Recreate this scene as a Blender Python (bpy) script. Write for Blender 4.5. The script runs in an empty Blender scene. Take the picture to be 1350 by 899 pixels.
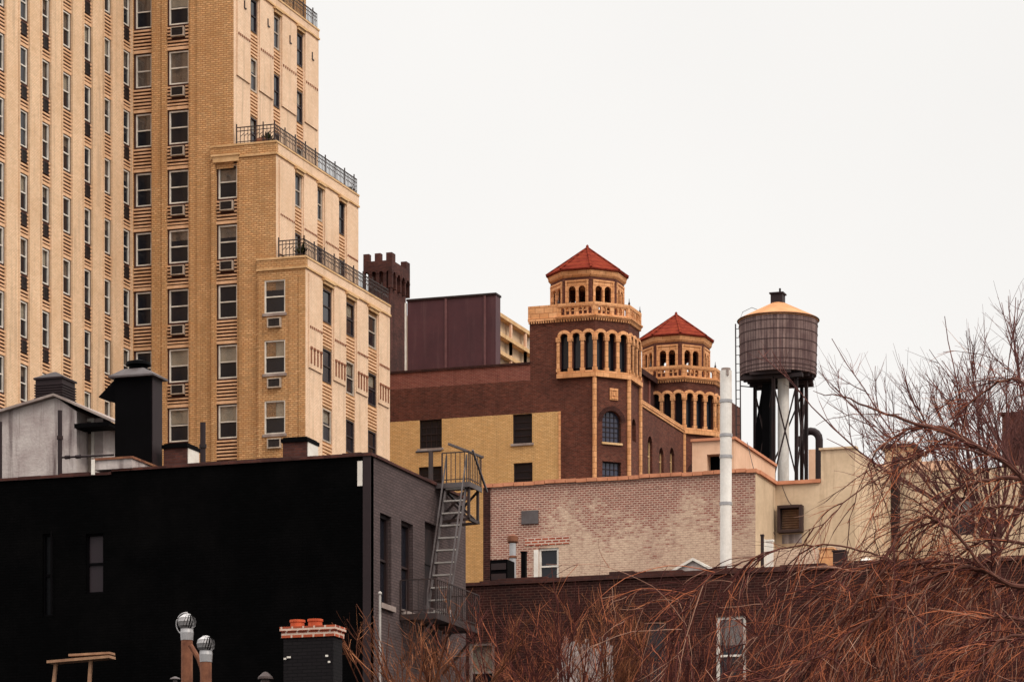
import bpy, math, random
from mathutils import Vector
random.seed(7)
S = bpy.context.scene
COL = S.collection

# ------------------------------------------------------------------ camera
F, CX, HY, VX = 4500.0, 675.0, 1400.0, 2200.0      # focal length and horizon of the picture, in its pixels
YAW = math.atan((VX - CX) / F)
CB, SB = math.cos(YAW), math.sin(YAW)
HC = 1.7
cam_d = bpy.data.cameras.new('camera')
cam = bpy.data.objects.new('camera', cam_d)
COL.objects.link(cam)
cam.location = (0, 0, HC)
cam.rotation_euler = (math.radians(90), 0, YAW)
cam_d.sensor_width = 36
cam_d.lens = 36 * F / 1350
cam_d.shift_y = (HY - 449.5) / 1350
cam_d.clip_start = 0.5
cam_d.clip_end = 6000
S.camera = cam

# ------------------------------------------------------------------ sky, sun, exposure
SUN_EL, SUN_AZ = math.radians(42), math.radians(112)     # azimuth clockwise from +Y
w = bpy.data.worlds.new('World'); S.world = w; w.use_nodes = True
nt = w.node_tree; nt.nodes.clear()
N = nt.nodes.new
out = N('ShaderNodeOutputWorld'); bg = N('ShaderNodeBackground'); sky = N('ShaderNodeTexSky')
sky.sky_type = 'NISHITA'; sky.sun_disc = False
sky.sun_elevation = SUN_EL; sky.sun_rotation = SUN_AZ
sky.air_density = 1.0; sky.dust_density = 4.0
tc = N('ShaderNodeTexCoord'); sep = N('ShaderNodeSeparateXYZ'); ramp = N('ShaderNodeValToRGB')
nt.links.new(tc.outputs['Generated'], sep.inputs[0])
nt.links.new(sep.outputs['Z'], ramp.inputs[0])
cr = ramp.color_ramp                                      # overcast: pale near the horizon, brighter overhead
cr.elements[0].position = 0.0; cr.elements[0].color = (.316, .309, .300, 1)
cr.elements[1].position = 0.33; cr.elements[1].color = (.318, .312, .304, 1)
e = cr.elements.new(0.75); e.color = (1, .985, .95, 1)
e = cr.elements.new(1.0); e.color = (1, .985, .95, 1)
mul = N('ShaderNodeMixRGB'); mul.blend_type = 'MULTIPLY'; mul.inputs[0].default_value = 1
mul.inputs[2].default_value = (30, 30, 30, 1)
cn = N('ShaderNodeTexNoise'); cn.inputs['Scale'].default_value = 3.2; cn.inputs['Detail'].default_value = 5       # faint cloud tone
nt.links.new(tc.outputs['Generated'], cn.inputs['Vector'])
cm = N('ShaderNodeMapRange'); cm.inputs[1].default_value = .3; cm.inputs[2].default_value = .7; cm.inputs[3].default_value = .965; cm.inputs[4].default_value = 1.03
nt.links.new(cn.outputs['Fac'], cm.inputs[0])
cmx = N('ShaderNodeVectorMath'); cmx.operation = 'SCALE'; nt.links.new(ramp.outputs[0], cmx.inputs[0]); nt.links.new(cm.outputs[0], cmx.inputs['Scale'])
nt.links.new(cmx.outputs[0], mul.inputs[1])
mix = N('ShaderNodeMixRGB'); mix.inputs[0].default_value = 0.985
nt.links.new(sky.outputs[0], mix.inputs[1]); nt.links.new(mul.outputs[0], mix.inputs[2])
nt.links.new(mix.outputs[0], bg.inputs[0]); bg.inputs[1].default_value = 0.1
nt.links.new(bg.outputs[0], out.inputs[0])

sd = bpy.data.lights.new('sun', 'SUN'); sd.energy = 1.5; sd.angle = math.radians(14); sd.color = (1, .93, .82)
sun = bpy.data.objects.new('sun', sd); COL.objects.link(sun)
sv = Vector((math.sin(SUN_AZ) * math.cos(SUN_EL), math.cos(SUN_AZ) * math.cos(SUN_EL), math.sin(SUN_EL)))
sun.rotation_euler = sv.to_track_quat('Z', 'Y').to_euler()
sun.location = (60, -40, 120)
S.view_settings.view_transform = 'Standard'; S.view_settings.look = 'None'
S.view_settings.exposure = 0.0; S.view_settings.gamma = 1; S.view_settings.use_curve_mapping = False
try:
    S.cycles.max_bounces = 6; S.cycles.transparent_max_bounces = 8; S.cycles.use_denoising = True
except Exception: pass

# ------------------------------------------------------------------ helpers
def ray(px, py):
    u = (px - CX) / F
    return (-SB + CB * u, CB + SB * u, (HY - py) / F)
def onY(px, py, Y):
    r = ray(px, py); t = Y / r[1]
    return Vector((r[0] * t, Y, HC + r[2] * t))
class Fr:                                                # a vertical wall plane: u along it, z up, d outward
    def __init__(s, ox, oy, ux, uy):
        l = math.hypot(ux, uy); s.o = (ox, oy); s.u = (ux / l, uy / l); s.n = (uy / l, -ux / l)
    def P(s, u, z, d=0):
        return (s.o[0] + s.u[0] * u + s.n[0] * d, s.o[1] + s.u[1] * u + s.n[1] * d, z)
    def hit(s, px, py):
        r = ray(px, py)
        t = (s.o[0] * s.n[0] + s.o[1] * s.n[1]) / (r[0] * s.n[0] + r[1] * s.n[1])
        return r[0] * t, r[1] * t, HC + r[2] * t
    def U(s, px):
        x, y, z = s.hit(px, 500)
        return (x - s.o[0]) * s.u[0] + (y - s.o[1]) * s.u[1]
    def Z(s, px, py): return s.hit(px, py)[2]
    def off(s, d): return Fr(s.o[0] + s.n[0] * d, s.o[1] + s.n[1] * d, *s.u)
def front(Y): return Fr(0, Y, 1, 0)
def side(X): return Fr(X, 0, 0, 1)

ROOT = {}
class MB:
    def __init__(s): s.v = []; s.f = []; s.smooth = False
    def quad(s, a, b, c, d):
        n = len(s.v); s.v += [tuple(a), tuple(b), tuple(c), tuple(d)]; s.f.append((n, n + 1, n + 2, n + 3)); return s
    def poly(s, pts):
        n = len(s.v); s.v += [tuple(p) for p in pts]; s.f.append(tuple(range(n, n + len(pts)))); return s
    def hexa(s, p):
        n = len(s.v); s.v += [tuple(q) for q in p]
        for f in ((0, 3, 2, 1), (4, 5, 6, 7), (0, 1, 5, 4), (1, 2, 6, 5), (2, 3, 7, 6), (3, 0, 4, 7)):
            s.f.append(tuple(n + i for i in f))
        return s
    def box(s, x0, x1, y0, y1, z0, z1):
        return s.hexa([(x0, y0, z0), (x1, y0, z0), (x1, y1, z0), (x0, y1, z0), (x0, y0, z1), (x1, y0, z1), (x1, y1, z1), (x0, y1, z1)])
    def fbox(s, fr, u0, u1, z0, z1, d0, d1):              # d1 > d0 is nearer the outside
        P = fr.P
        return s.hexa([P(u0, z0, d1), P(u1, z0, d1), P(u1, z0, d0), P(u0, z0, d0), P(u0, z1, d1), P(u1, z1, d1), P(u1, z1, d0), P(u0, z1, d0)])
    def bar(s, a, b, wd, hg=None):                        # square bar between two points
        hg = hg or wd
        a = Vector(a); b = Vector(b); t = (b - a).normalized()
        up = Vector((0, 0, 1)) if abs(t.z) < .95 else Vector((0, 1, 0))
        x = t.cross(up).normalized() * wd / 2; y = x.cross(t).normalized() * hg / 2
        return s.hexa([a - x - y, a + x - y, a + x + y, a - x + y, b - x - y, b + x - y, b + x + y, b - x + y])
    def tube(s, pts, rad, n=6, cap=True):
        pts = [Vector(p) for p in pts]
        if not isinstance(rad, (list, tuple)): rad = [rad] * len(pts)
        base = len(s.v); m = len(pts)
        for i, p in enumerate(pts):
            t = pts[min(i + 1, m - 1)] - pts[max(i - 1, 0)]
            if t.length < 1e-9: t = Vector((0, 0, 1))
            t.normalize()
            ref = Vector((0, 0, 1)) if abs(t.z) < .9 else Vector((1, 0, 0))
            x = t.cross(ref).normalized(); y = t.cross(x)
            for k in range(n):
                a = 2 * math.pi * k / n
                s.v.append(tuple(p + (x * math.cos(a) + y * math.sin(a)) * rad[i]))
        for i in range(m - 1):
            for k in range(n):
                q = (k + 1) % n
                s.f.append((base + i * n + k, base + i * n + q, base + (i + 1) * n + q, base + (i + 1) * n + k))
        if cap:
            s.f.append(tuple(base + k for k in range(n)))
            s.f.append(tuple(base + (m - 1) * n + k for k in reversed(range(n))))
        return s
    def lathe(s, c, prof, n=24, a0=0, cap=True):           # prof: (r, z)
        base = len(s.v)
        for r, z in prof:
            for k in range(n):
                a = a0 + 2 * math.pi * k / n
                s.v.append((c[0] + r * math.cos(a), c[1] + r * math.sin(a), z))
        for i in range(len(prof) - 1):
            for k in range(n):
                q = (k + 1) % n
                s.f.append((base + i * n + k, base + i * n + q, base + (i + 1) * n + q, base + (i + 1) * n + k))
        if cap:
            if prof[0][0] > .001: s.f.append(tuple(base + k for k in reversed(range(n))))
            if prof[-1][0] > .001: s.f.append(tuple(base + (len(prof) - 1) * n + k for k in range(n)))
        return s
    def prism(s, pts, z0, z1):                            # plan polygon, counter-clockwise
        n = len(pts)
        s.poly([(x, y, z1) for x, y in pts]); s.poly([(x, y, z0) for x, y in reversed(pts)])
        for i in range(n):
            a, b = pts[i], pts[(i + 1) % n]
            s.quad((a[0], a[1], z0), (b[0], b[1], z0), (b[0], b[1], z1), (a[0], a[1], z1))
        return s
    def wall(s, fr, u0, u1, z0, z1, holes=(), t=.25, d=0):
        # holes: (ua, ub, za, zb[, arched]); a sheet with real openings and their reveals
        us = sorted({u0, u1, *[h[0] for h in holes], *[h[1] for h in holes]}); us = [u for u in us if u0 <= u <= u1]
        zs = sorted({z0, z1, *[h[2] for h in holes], *[h[3] for h in holes]}); zs = [z for z in zs if z0 <= z <= z1]
        P = fr.P
        for i in range(len(us) - 1):
            run = None
            for j in range(len(zs) - 1):
                cu = (us[i] + us[i + 1]) / 2; cz = (zs[j] + zs[j + 1]) / 2
                if any(h[0] < cu < h[1] and h[2] < cz < h[3] for h in holes): continue
                s.quad(P(us[i], zs[j], d), P(us[i + 1], zs[j], d), P(us[i + 1], zs[j + 1], d), P(us[i], zs[j + 1], d))
        for h in holes:
            a, b, c, e = h[:4]; arch = len(h) > 4 and h[4]
            s.quad(P(a, c, d), P(a, c, d - t), P(b, c, d - t), P(b, c, d))
            if not arch:
                s.quad(P(a, c, d - t), P(a, c, d), P(a, e, d), P(a, e, d - t))
                s.quad(P(b, c, d), P(b, c, d - t), P(b, e, d - t), P(b, e, d))
                s.quad(P(a, e, d), P(b, e, d), P(b, e, d - t), P(a, e, d - t))
            else:
                r = (b - a) / 2; sp = e - r; m = (a + b) / 2; K = 10
                s.quad(P(a, c, d - t), P(a, c, d), P(a, sp, d), P(a, sp, d - t))
                s.quad(P(b, c, d), P(b, c, d - t), P(b, sp, d - t), P(b, sp, d))
                A = [(m - r * math.cos(math.pi * k / K), sp + r * math.sin(math.pi * k / K)) for k in range(K + 1)]
                for k in range(K):
                    (ua, za), (ub, zb) = A[k], A[k + 1]
                    s.quad(P(ua, za, d), P(ub, zb, d), P(ub, zb, d - t), P(ua, za, d - t))
                    s.quad(P(ua, za, d), P(ub, zb, d), P(ub, e, d), P(ua, e, d))
        return s
    def ring(s, fr, uc, sp, ri, ro, d0, d1, K=10):
        P = fr.P; pt = lambda r, k, d: P(uc - r * math.cos(math.pi * k / K), sp + r * math.sin(math.pi * k / K), d)
        for k in range(K):
            s.quad(pt(ri, k, d1), pt(ri, k + 1, d1), pt(ro, k + 1, d1), pt(ro, k, d1))
            s.quad(pt(ro, k, d1), pt(ro, k + 1, d1), pt(ro, k + 1, d0), pt(ro, k, d0))
            s.quad(pt(ri, k, d0), pt(ri, k + 1, d0), pt(ri, k + 1, d1), pt(ri, k, d1))
        return s
    def build(s, name, m, parent=None, smooth=False):
        L = ROOT.get(parent.name, Vector((0, 0, 0))) if parent else getattr(s, 'origin', Vector((0, 0, 0)))
        me = bpy.data.meshes.new(name)
        me.from_pydata([(x - L.x, y - L.y, z - L.z) for x, y, z in s.v], [], s.f)
        if smooth:
            me.polygons.foreach_set('use_smooth', [True] * len(me.polygons))
        me.update()
        o = bpy.data.objects.new(name, me); COL.objects.link(o)
        if m: me.materials.append(m)
        if parent: o.parent = parent; ROOT[o.name] = L
        else: o.location = L; ROOT[o.name] = L
        return o
def tag(o, label=None, cat=None, group=None, kind=None):
    if label: o['label'] = label
    if cat: o['category'] = cat
    if group: o['group'] = group
    if kind: o['kind'] = kind
    return o
def thing(name, label, cat, loc, group=None):
    o = bpy.data.objects.new(name, None); COL.objects.link(o); o.location = loc
    o.empty_display_size = .3
    ROOT[o.name] = Vector(loc)
    return tag(o, label, cat, group)
def copy_tree(o, parent=None):
    c = o.copy(); COL.objects.link(c)
    if parent: c.parent = parent
    for ch in list(o.children): copy_tree(ch, c)
    return c
def lens_y(p):
    x, y, z = p; f = -SB * x + CB * y; r = CB * x + SB * y
    return CX + F * r / f, HY - F * (z - HC) / f

# ------------------------------------------------------------------ materials
def nodes(name):
    m = bpy.data.materials.new(name); m.use_nodes = True
    t = m.node_tree; b = t.nodes['Principled BSDF']
    return m, t, b
def rgb(c): return (c[0], c[1], c[2], 1)
def noise(t, vec, scale, detail=4, rough=.6, lo=.35, hi=.65, dist=0):
    n = t.nodes.new('ShaderNodeTexNoise'); n.inputs['Scale'].default_value = scale
    n.inputs['Detail'].default_value = detail; n.inputs['Roughness'].default_value = rough
    n.inputs['Distortion'].default_value = dist
    t.links.new(vec, n.inputs['Vector'])
    r = t.nodes.new('ShaderNodeMapRange'); r.inputs[1].default_value = lo; r.inputs[2].default_value = hi
    t.links.new(n.outputs['Fac'], r.inputs[0]); return r.outputs[0]
def mixc(t, fac, a, b, mode='MIX'):
    m = t.nodes.new('ShaderNodeMixRGB'); m.blend_type = mode
    for i, x in ((0, fac), (1, a), (2, b)):
        if hasattr(x, 'node'): t.links.new(x, m.inputs[i])
        else: m.inputs[i].default_value = x if i == 0 else rgb(x)
    return m.outputs[0]
def math_(t, op, a, b):
    m = t.nodes.new('ShaderNodeMath'); m.operation = op
    for i, x in ((0, a), (1, b)):
        if hasattr(x, 'node'): t.links.new(x, m.inputs[i])
        else: m.inputs[i].default_value = x
    return m.outputs[0]
def coords(t, sx=1, sy=1, sz=1):
    g = t.nodes.new('ShaderNodeTexCoord')
    mp = t.nodes.new('ShaderNodeMapping'); mp.inputs['Scale'].default_value = (sx, sy, sz)
    t.links.new(g.outputs['Object'], mp.inputs[0]); return g.outputs['Object'], mp.outputs[0]
def bump(t, b, h, strength=.3, dist=.02):
    n = t.nodes.new('ShaderNodeBump'); n.inputs['Strength'].default_value = strength; n.inputs['Distance'].default_value = dist
    t.links.new(h, n.inputs['Height']); t.links.new(n.outputs[0], b.inputs['Normal'])
def plain(name, c, c2=None, scale=1.5, rough=.8, spec=.2, metal=0, streak=0, streakc=None, fine=.25, bumpy=0):
    m, t, b = nodes(name); v, _ = coords(t)
    c2 = c2 or tuple(x * .7 for x in c)
    col = mixc(t, noise(t, v, scale, 5), c, c2)
    fn = noise(t, v, scale * 9, 3)
    col = mixc(t, math_(t, 'MULTIPLY', fn, fine), col, tuple(x * .6 for x in c))
    if streak:
        _, vs = coords(t, 2.2, 2.2, .18)
        sn = noise(t, vs, 1.4, 4, .65, .52, .72)
        col = mixc(t, math_(t, 'MULTIPLY', sn, streak), col, streakc or tuple(x * .35 for x in c))
    t.links.new(col, b.inputs['Base Color'])
    b.inputs['Roughness'].default_value = rough; b.inputs['Specular IOR Level'].default_value = spec
    b.inputs['Metallic'].default_value = metal
    if bumpy: bump(t, b, fn, bumpy, .02)
    return m
def brick(name, c1, c2, mortar, *a_, xgrad=None, **k_):
    return brick_(name, c1, c2, mortar, *a_, xgrad=xgrad, **k_)
def brick_(name, c1, c2, mortar, bw=.23, bh=.078, ms=.011, stain=.4, stainc=None, paint=None, paint_lo=.45, paint_hi=.55, paint_scale=.35, zgrad=None, streak=.25, var=.35, xgrad=None):
    m, t, b = nodes(name); v, _ = coords(t)
    sp = t.nodes.new('ShaderNodeSeparateXYZ'); t.links.new(v, sp.inputs[0])
    cb = t.nodes.new('ShaderNodeCombineXYZ')
    t.links.new(math_(t, 'ADD', sp.outputs['X'], sp.outputs['Y']), cb.inputs['X']); t.links.new(sp.outputs['Z'], cb.inputs['Y'])
    bt = t.nodes.new('ShaderNodeTexBrick'); t.links.new(cb.outputs[0], bt.inputs['Vector'])
    bt.inputs['Color1'].default_value = rgb(c1); bt.inputs['Color2'].default_value = rgb(c2); bt.inputs['Mortar'].default_value = rgb(mortar)
    bt.inputs['Scale'].default_value = 1; bt.inputs['Brick Width'].default_value = bw; bt.inputs['Row Height'].default_value = bh
    bt.inputs['Mortar Size'].default_value = ms; bt.inputs['Bias'].default_value = -.1
    col = bt.outputs['Color']
    # odd darker and paler bricks in patches
    _, vs0 = coords(t, 1, 1, 2.6)
    sp0 = noise(t, vs0, 3.2, 5, .75, .42, .66)
    col = mixc(t, math_(t, 'MULTIPLY', sp0, var), col, tuple(x * .45 for x in c1))
    if paint:
        pn = noise(t, v, paint_scale, 7, .72, 0, 1)
        if zgrad:
            z0, z1 = zgrad
            r = t.nodes.new('ShaderNodeMapRange'); t.links.new(sp.outputs['Z'], r.inputs[0])
            r.inputs[1].default_value = z0; r.inputs[2].default_value = z1; r.inputs[3].default_value = .17; r.inputs[4].default_value = -.17
            pn = math_(t, 'ADD', pn, r.outputs[0])
        if xgrad:
            r = t.nodes.new('ShaderNodeMapRange'); t.links.new(sp.outputs['X'], r.inputs[0])
            r.inputs[1].default_value = xgrad[0]; r.inputs[2].default_value = xgrad[1]; r.inputs[3].default_value = -.17; r.inputs[4].default_value = 0
            pn = math_(t, 'ADD', pn, r.outputs[0])
        b2 = t.nodes.new('ShaderNodeTexBrick'); t.links.new(cb.outputs[0], b2.inputs['Vector'])   # brick by brick, some flaked bare
        b2.inputs['Color1'].default_value = (0, 0, 0, 1); b2.inputs['Color2'].default_value = (1, 1, 1, 1); b2.inputs['Mortar'].default_value = (.5, .5, .5, 1)
        b2.inputs['Scale'].default_value = 1; b2.inputs['Brick Width'].default_value = bw; b2.inputs['Row Height'].default_value = bh; b2.inputs['Mortar Size'].default_value = ms
        pn = math_(t, 'ADD', pn, math_(t, 'MULTIPLY', math_(t, 'SUBTRACT', b2.outputs['Color'], .5), .13))
        chips = noise(t, vs0, 4.5, 5, .8, 0, 1)
        pn = math_(t, 'ADD', pn, math_(t, 'MULTIPLY', math_(t, 'SUBTRACT', chips, .5), .42))
        pr = t.nodes.new('ShaderNodeMapRange'); pr.inputs[1].default_value = paint_lo; pr.inputs[2].default_value = paint_hi
        t.links.new(pn, pr.inputs[0])
        pc = mixc(t, math_(t, 'MULTIPLY', bt.outputs['Fac'], .3), paint, tuple(x * .5 for x in mortar))
        pc = mixc(t, math_(t, 'MULTIPLY', noise(t, vs0, 5, 6, .8, .5, .66), .75), pc, tuple(x * 1.1 for x in c2))
        col = mixc(t, pr.outputs[0], col, pc)
    mac = noise(t, v, .13, 3, .6, .35, .65)
    col = mixc(t, math_(t, 'MULTIPLY', mac, .22), col, tuple(x * .55 for x in c2))
    grm = noise(t, vs0, .9, 8, .78, .5, .7)
    col = mixc(t, math_(t, 'MULTIPLY', grm, stain * .7), col, tuple(x * .45 for x in c2))
    st = noise(t, v, .45, 6, .65, .45, .72)
    col = mixc(t, math_(t, 'MULTIPLY', st, stain), col, stainc or tuple(x * .4 for x in c2))
    _, vs = coords(t, 1.6, 1.6, .12)
    sn = noise(t, vs, 1.2, 4, .65, .52, .75)
    col = mixc(t, math_(t, 'MULTIPLY', sn, streak), col, tuple(x * .35 for x in c2))
    t.links.new(col, b.inputs['Base Color'])
    b.inputs['Roughness'].default_value = .9; b.inputs['Specular IOR Level'].default_value = .15
    bump(t, b, math_(t, 'SUBTRACT', 1.0, bt.outputs['Fac']), .5, .012)
    return m
M = {}
FKX0 = -3.6
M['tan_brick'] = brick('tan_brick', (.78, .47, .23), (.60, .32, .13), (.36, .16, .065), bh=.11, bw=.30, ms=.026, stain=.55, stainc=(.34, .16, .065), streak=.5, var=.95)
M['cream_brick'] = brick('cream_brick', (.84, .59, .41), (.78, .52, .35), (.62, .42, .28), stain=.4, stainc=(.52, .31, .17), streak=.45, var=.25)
M['wing_brick'] = brick('wing_brick', (.84, .58, .38), (.76, .50, .31), (.58, .38, .24), stain=.45, stainc=(.5, .29, .15), streak=.5, var=.3)
M['rib_brick'] = plain('rib_brick', (.74, .45, .27), (.56, .31, .16), 2.5)
M['ornament_brick'] = plain('ornament_brick', (.26, .10, .05), (.18, .06, .03), 3)
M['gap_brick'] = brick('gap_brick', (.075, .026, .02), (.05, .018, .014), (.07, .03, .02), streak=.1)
M['stone_trim'] = plain('stone_trim', (.66, .42, .22), (.5, .29, .13), 1.2, streak=.5, streakc=(.25, .12, .06))
M['brown_brick'] = brick('brown_brick', (.165, .044, .027), (.055, .017, .013), (.16, .08, .055), stain=.5, stainc=(.035, .014, .012), streak=.3, var=.75, ms=.012)
M['dark_brick'] = brick('dark_brick', (.050, .012, .009), (.018, .006, .005), (.10, .045, .034), stain=.5, stainc=(.012, .007, .007), streak=.4, var=.6)
M['red_brick'] = brick('red_brick', (.24, .065, .045), (.17, .045, .035), (.3, .16, .12), stain=.4, streak=.3, var=.5)
M['chimney_brick'] = brick('chimney_brick', (.42, .09, .04), (.2, .04, .025), (.6, .45, .36), bw=.26, bh=.1, ms=.022, stain=.2, streak=.1, var=.3)
M['yellow_brick'] = brick('yellow_brick', (.80, .49, .22), (.68, .38, .145), (.42, .22, .085), ms=.014, stain=.35, stainc=(.42, .23, .09), streak=.3, var=.6)
M['grey_brick'] = brick('grey_brick', (.12, .082, .078), (.085, .06, .058), (.05, .034, .034), stain=.4, stainc=(.03, .02, .02), streak=.4, var=.5)
M['peeling_brick'] = brick('peeling_brick', (.29, .105, .075), (.17, .06, .045), (.52, .36, .28), paint=(.64, .455, .33), paint_lo=.42, paint_hi=.55, xgrad=(FKX0, FKX0 + .9), paint_scale=.30, zgrad=(18.6, 22.4), bw=.185, stain=.2, stainc=(.3, .17, .13), streak=.15, var=.3, ms=.016)
M['soot_brick'] = brick('soot_brick', (.115, .038, .027), (.05, .018, .015), (.08, .04, .035), stain=.7, stainc=(.012, .008, .009), streak=.5, var=.6)
M['terracotta'] = brick('terracotta', (.80, .41, .20), (.62, .28, .115), (.36, .14, .06), bw=.55, bh=.33, ms=.018, stain=.6, stainc=(.36, .14, .055), streak=.55, var=.35)
M['roof_tile'] = None
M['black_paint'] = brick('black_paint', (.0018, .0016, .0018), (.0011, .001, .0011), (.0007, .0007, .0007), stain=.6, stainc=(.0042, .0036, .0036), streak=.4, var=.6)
M['black_metal'] = plain('black_metal', (.0022, .0018, .0022), (.0014, .001, .0013), 1.2, rough=.7, spec=.03)
M['maroon_metal'] = plain('maroon_metal', (.022, .011, .012), (.016, .008, .009), 1.2, rough=.6, spec=.2)
M['dark_steel'] = plain('dark_steel', (.014, .008, .009), (.03, .012, .01), 1.5, rough=.7, spec=.25)
M['grey_iron'] = plain('grey_iron', (.105, .088, .088), (.06, .04, .038), 2, rough=.6, spec=.3)
M['iron'] = plain('iron', (.03, .022, .022), (.05, .025, .02), 2, rough=.6, spec=.3)
M['white_paint'] = plain('white_paint', (.76, .7, .63), (.6, .52, .45), 2, rough=.6, streak=.3, streakc=(.4, .28, .2))
M['frame_white'] = plain('frame_white', (.74, .67, .59), (.55, .48, .41), 2, rough=.6, fine=.1)
M['ac_case'] = plain('ac_case', (.50, .40, .32), (.34, .26, .2), 3, streak=.4)
M['hoop_steel'] = plain('hoop_steel', (.07, .042, .04), (.045, .025, .025), 2, rough=.8)
M['white_pipe'] = plain('white_pipe', (.74, .69, .64), (.58, .52, .47), 1.3, rough=.5, streak=.55, streakc=(.36, .25, .19))
M['old_white'] = plain('old_white', (.50, .43, .40), (.33, .26, .245), 1.4, rough=.85, streak=.8, streakc=(.07, .04, .04), bumpy=.3)
M['stucco'] = plain('stucco', (.62, .45, .30), (.50, .355, .23), .9, streak=.55, streakc=(.28, .18, .11), fine=.25)
M['salmon_stucco'] = plain('salmon_stucco', (.74, .46, .31), (.62, .36, .23), .9, streak=.45, streakc=(.42, .22, .13), fine=.15)
M['coping'] = plain('coping', (.58, .24, .13), (.45, .17, .09), 1.6, streak=.3)
M['concrete'] = plain('concrete', (.34, .27, .24), (.22, .16, .14), 2, streak=.4)
M['tar_roof'] = plain('tar_roof', (.05, .045, .045), (.035, .03, .03), .8)
M['asphalt'] = plain('asphalt', (.05, .05, .05), (.035, .034, .033), .5)
M['purple_panel'] = plain('purple_panel', (.075, .022, .026), (.05, .014, .018), .5, rough=.55, spec=.3, streak=.5, streakc=(.1, .045, .045))
M['purple_seam'] = plain('purple_seam', (.15, .065, .065), (.11, .045, .045), 2, rough=.5)
M['tank_roof'] = plain('tank_roof', (.56, .27, .13), (.40, .18, .08), 1.6, streak=.3, spec=.05)
M['board_wood'] = plain('board_wood', (.34, .19, .11), (.2, .1, .06), 3, streak=.4)
M['clay_pot'] = plain('clay_pot', (.50, .095, .035), (.30, .05, .02), 4)
M['galvanised'] = plain('galvanised', (.42, .40, .40), (.28, .26, .26), 3, rough=.35, spec=.5, metal=.6)
M['rusty'] = plain('rusty', (.22, .085, .045), (.10, .035, .02), 4, streak=.5, streakc=(.4, .2, .1))
M['blind'] = plain('blind', (.70, .62, .50), (.62, .55, .44), 1)
M['curtain'] = plain('curtain', (.34, .27, .22), (.24, .19, .16), 5)
M['ac_grille'] = plain('ac_grille', (.03, .022, .02), (.018, .012, .012), 8, rough=.6)
M['bark'] = plain('bark', (.115, .042, .028), (.06, .022, .016), 5, rough=.9)
M['red_twig'] = plain('red_twig', (.105, .032, .026), (.028, .010, .010), 2.0, rough=.9, spec=.05)
M['lit_red'] = plain('lit_red', (.44, .14, .065), (.20, .055, .03), 2, rough=.85, spec=.1)  # brighter red twig tone: the look of lit strands put into the colour
M['lit_orange'] = plain('lit_orange', (.46, .185, .085), (.22, .075, .038), 2, rough=.85, spec=.1)  # brighter orange twig tone, lit look painted in likewise
M['orange_twig'] = plain('orange_twig', (.17, .06, .03), (.04, .014, .010), 1.8, rough=.9, spec=.05)
M['grey_twig'] = plain('grey_twig', (.17, .062, .050), (.06, .024, .023), 2, rough=.9)
M['leaf'] = plain('leaf', (.05, .055, .02), (.03, .035, .012), 6)
M['pole_white'] = plain('pole_white', (.42, .38, .35), (.3, .26, .24), 3)
# glass: mostly see-through, a weak clear reflection
m, t, b = nodes('glass'); t.nodes.remove(b)
gl = t.nodes.new('ShaderNodeBsdfGlossy'); gl.inputs['Roughness'].default_value = .05; gl.inputs[0].default_value = (.85, .85, .9, 1)
tr = t.nodes.new('ShaderNodeBsdfTransparent'); tr.inputs[0].default_value = (.80, .79, .78, 1)
mx = t.nodes.new('ShaderNodeMixShader'); mx.inputs[0].default_value = .06
t.links.new(tr.outputs[0], mx.inputs[1]); t.links.new(gl.outputs[0], mx.inputs[2]); t.links.new(mx.outputs[0], t.nodes['Material Output'].inputs[0])
M['glass'] = m
m, t, b = nodes('dark_glass'); b.inputs['Base Color'].default_value = (.010, .010, .014, 1); b.inputs['Roughness'].default_value = .12
b.inputs['Specular IOR Level'].default_value = .35; M['dark_glass'] = m
m, t, b = nodes('blue_glass'); b.inputs['Base Color'].default_value = (.035, .035, .06, 1); b.inputs['Roughness'].default_value = .15
b.inputs['Specular IOR Level'].default_value = .5; M['blue_glass'] = m
m, t, b = nodes('lit_bulb'); b.inputs['Emission Color'].default_value = (1, .75, .4, 1); b.inputs['Emission Strength'].default_value = 4; M['lit_bulb'] = m
# roof tiles: courses down the slope
m, t, b = nodes('roof_tile'); v, _ = coords(t)
wv = t.nodes.new('ShaderNodeTexWave'); wv.wave_type = 'BANDS'; wv.bands_direction = 'Z'; wv.inputs['Scale'].default_value = 1.15; wv.inputs['Distortion'].default_value = .6
t.links.new(v, wv.inputs['Vector'])
c = mixc(t, noise(t, v, 2.5, 5, .7), (.215, .042, .021), (.10, .018, .012))
c = mixc(t, math_(t, 'MULTIPLY', wv.outputs['Fac'], .45), c, (.17, .025, .02))
t.links.new(c, b.inputs['Base Color']); b.inputs['Roughness'].default_value = .9; b.inputs['Specular IOR Level'].default_value = .0
bump(t, b, wv.outputs['Fac'], .6, .08); M['roof_tile'] = m
# tank staves: narrow upright boards of slightly different greys
m, t, b = nodes('tank_wood'); v, _ = coords(t)
sp = t.nodes.new('ShaderNodeSeparateXYZ'); t.links.new(v, sp.inputs[0])
at = math_(t, 'ARCTAN2', sp.outputs['Y'], sp.outputs['X'])
st = math_(t, 'MULTIPLY', at, 12.4)
fl = math_(t, 'FLOOR', st, 0.0); fr_ = math_(t, 'FRACT', st, 0.0)
wn = t.nodes.new('ShaderNodeTexWhiteNoise'); wn.noise_dimensions = '1D'; t.links.new(fl, wn.inputs['W'])
c = mixc(t, wn.outputs['Value'], (.22, .145, .13), (.085, .05, .05))
_, vs = coords(t, 3, 3, .25)
c = mixc(t, math_(t, 'MULTIPLY', noise(t, vs, 2, 6, .75, .42, .62), .75), c, (.05, .026, .027))
c = mixc(t, math_(t, 'MULTIPLY', noise(t, v, .9, 5, .7, .45, .7), .45), c, (.27, .19, .17))
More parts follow.
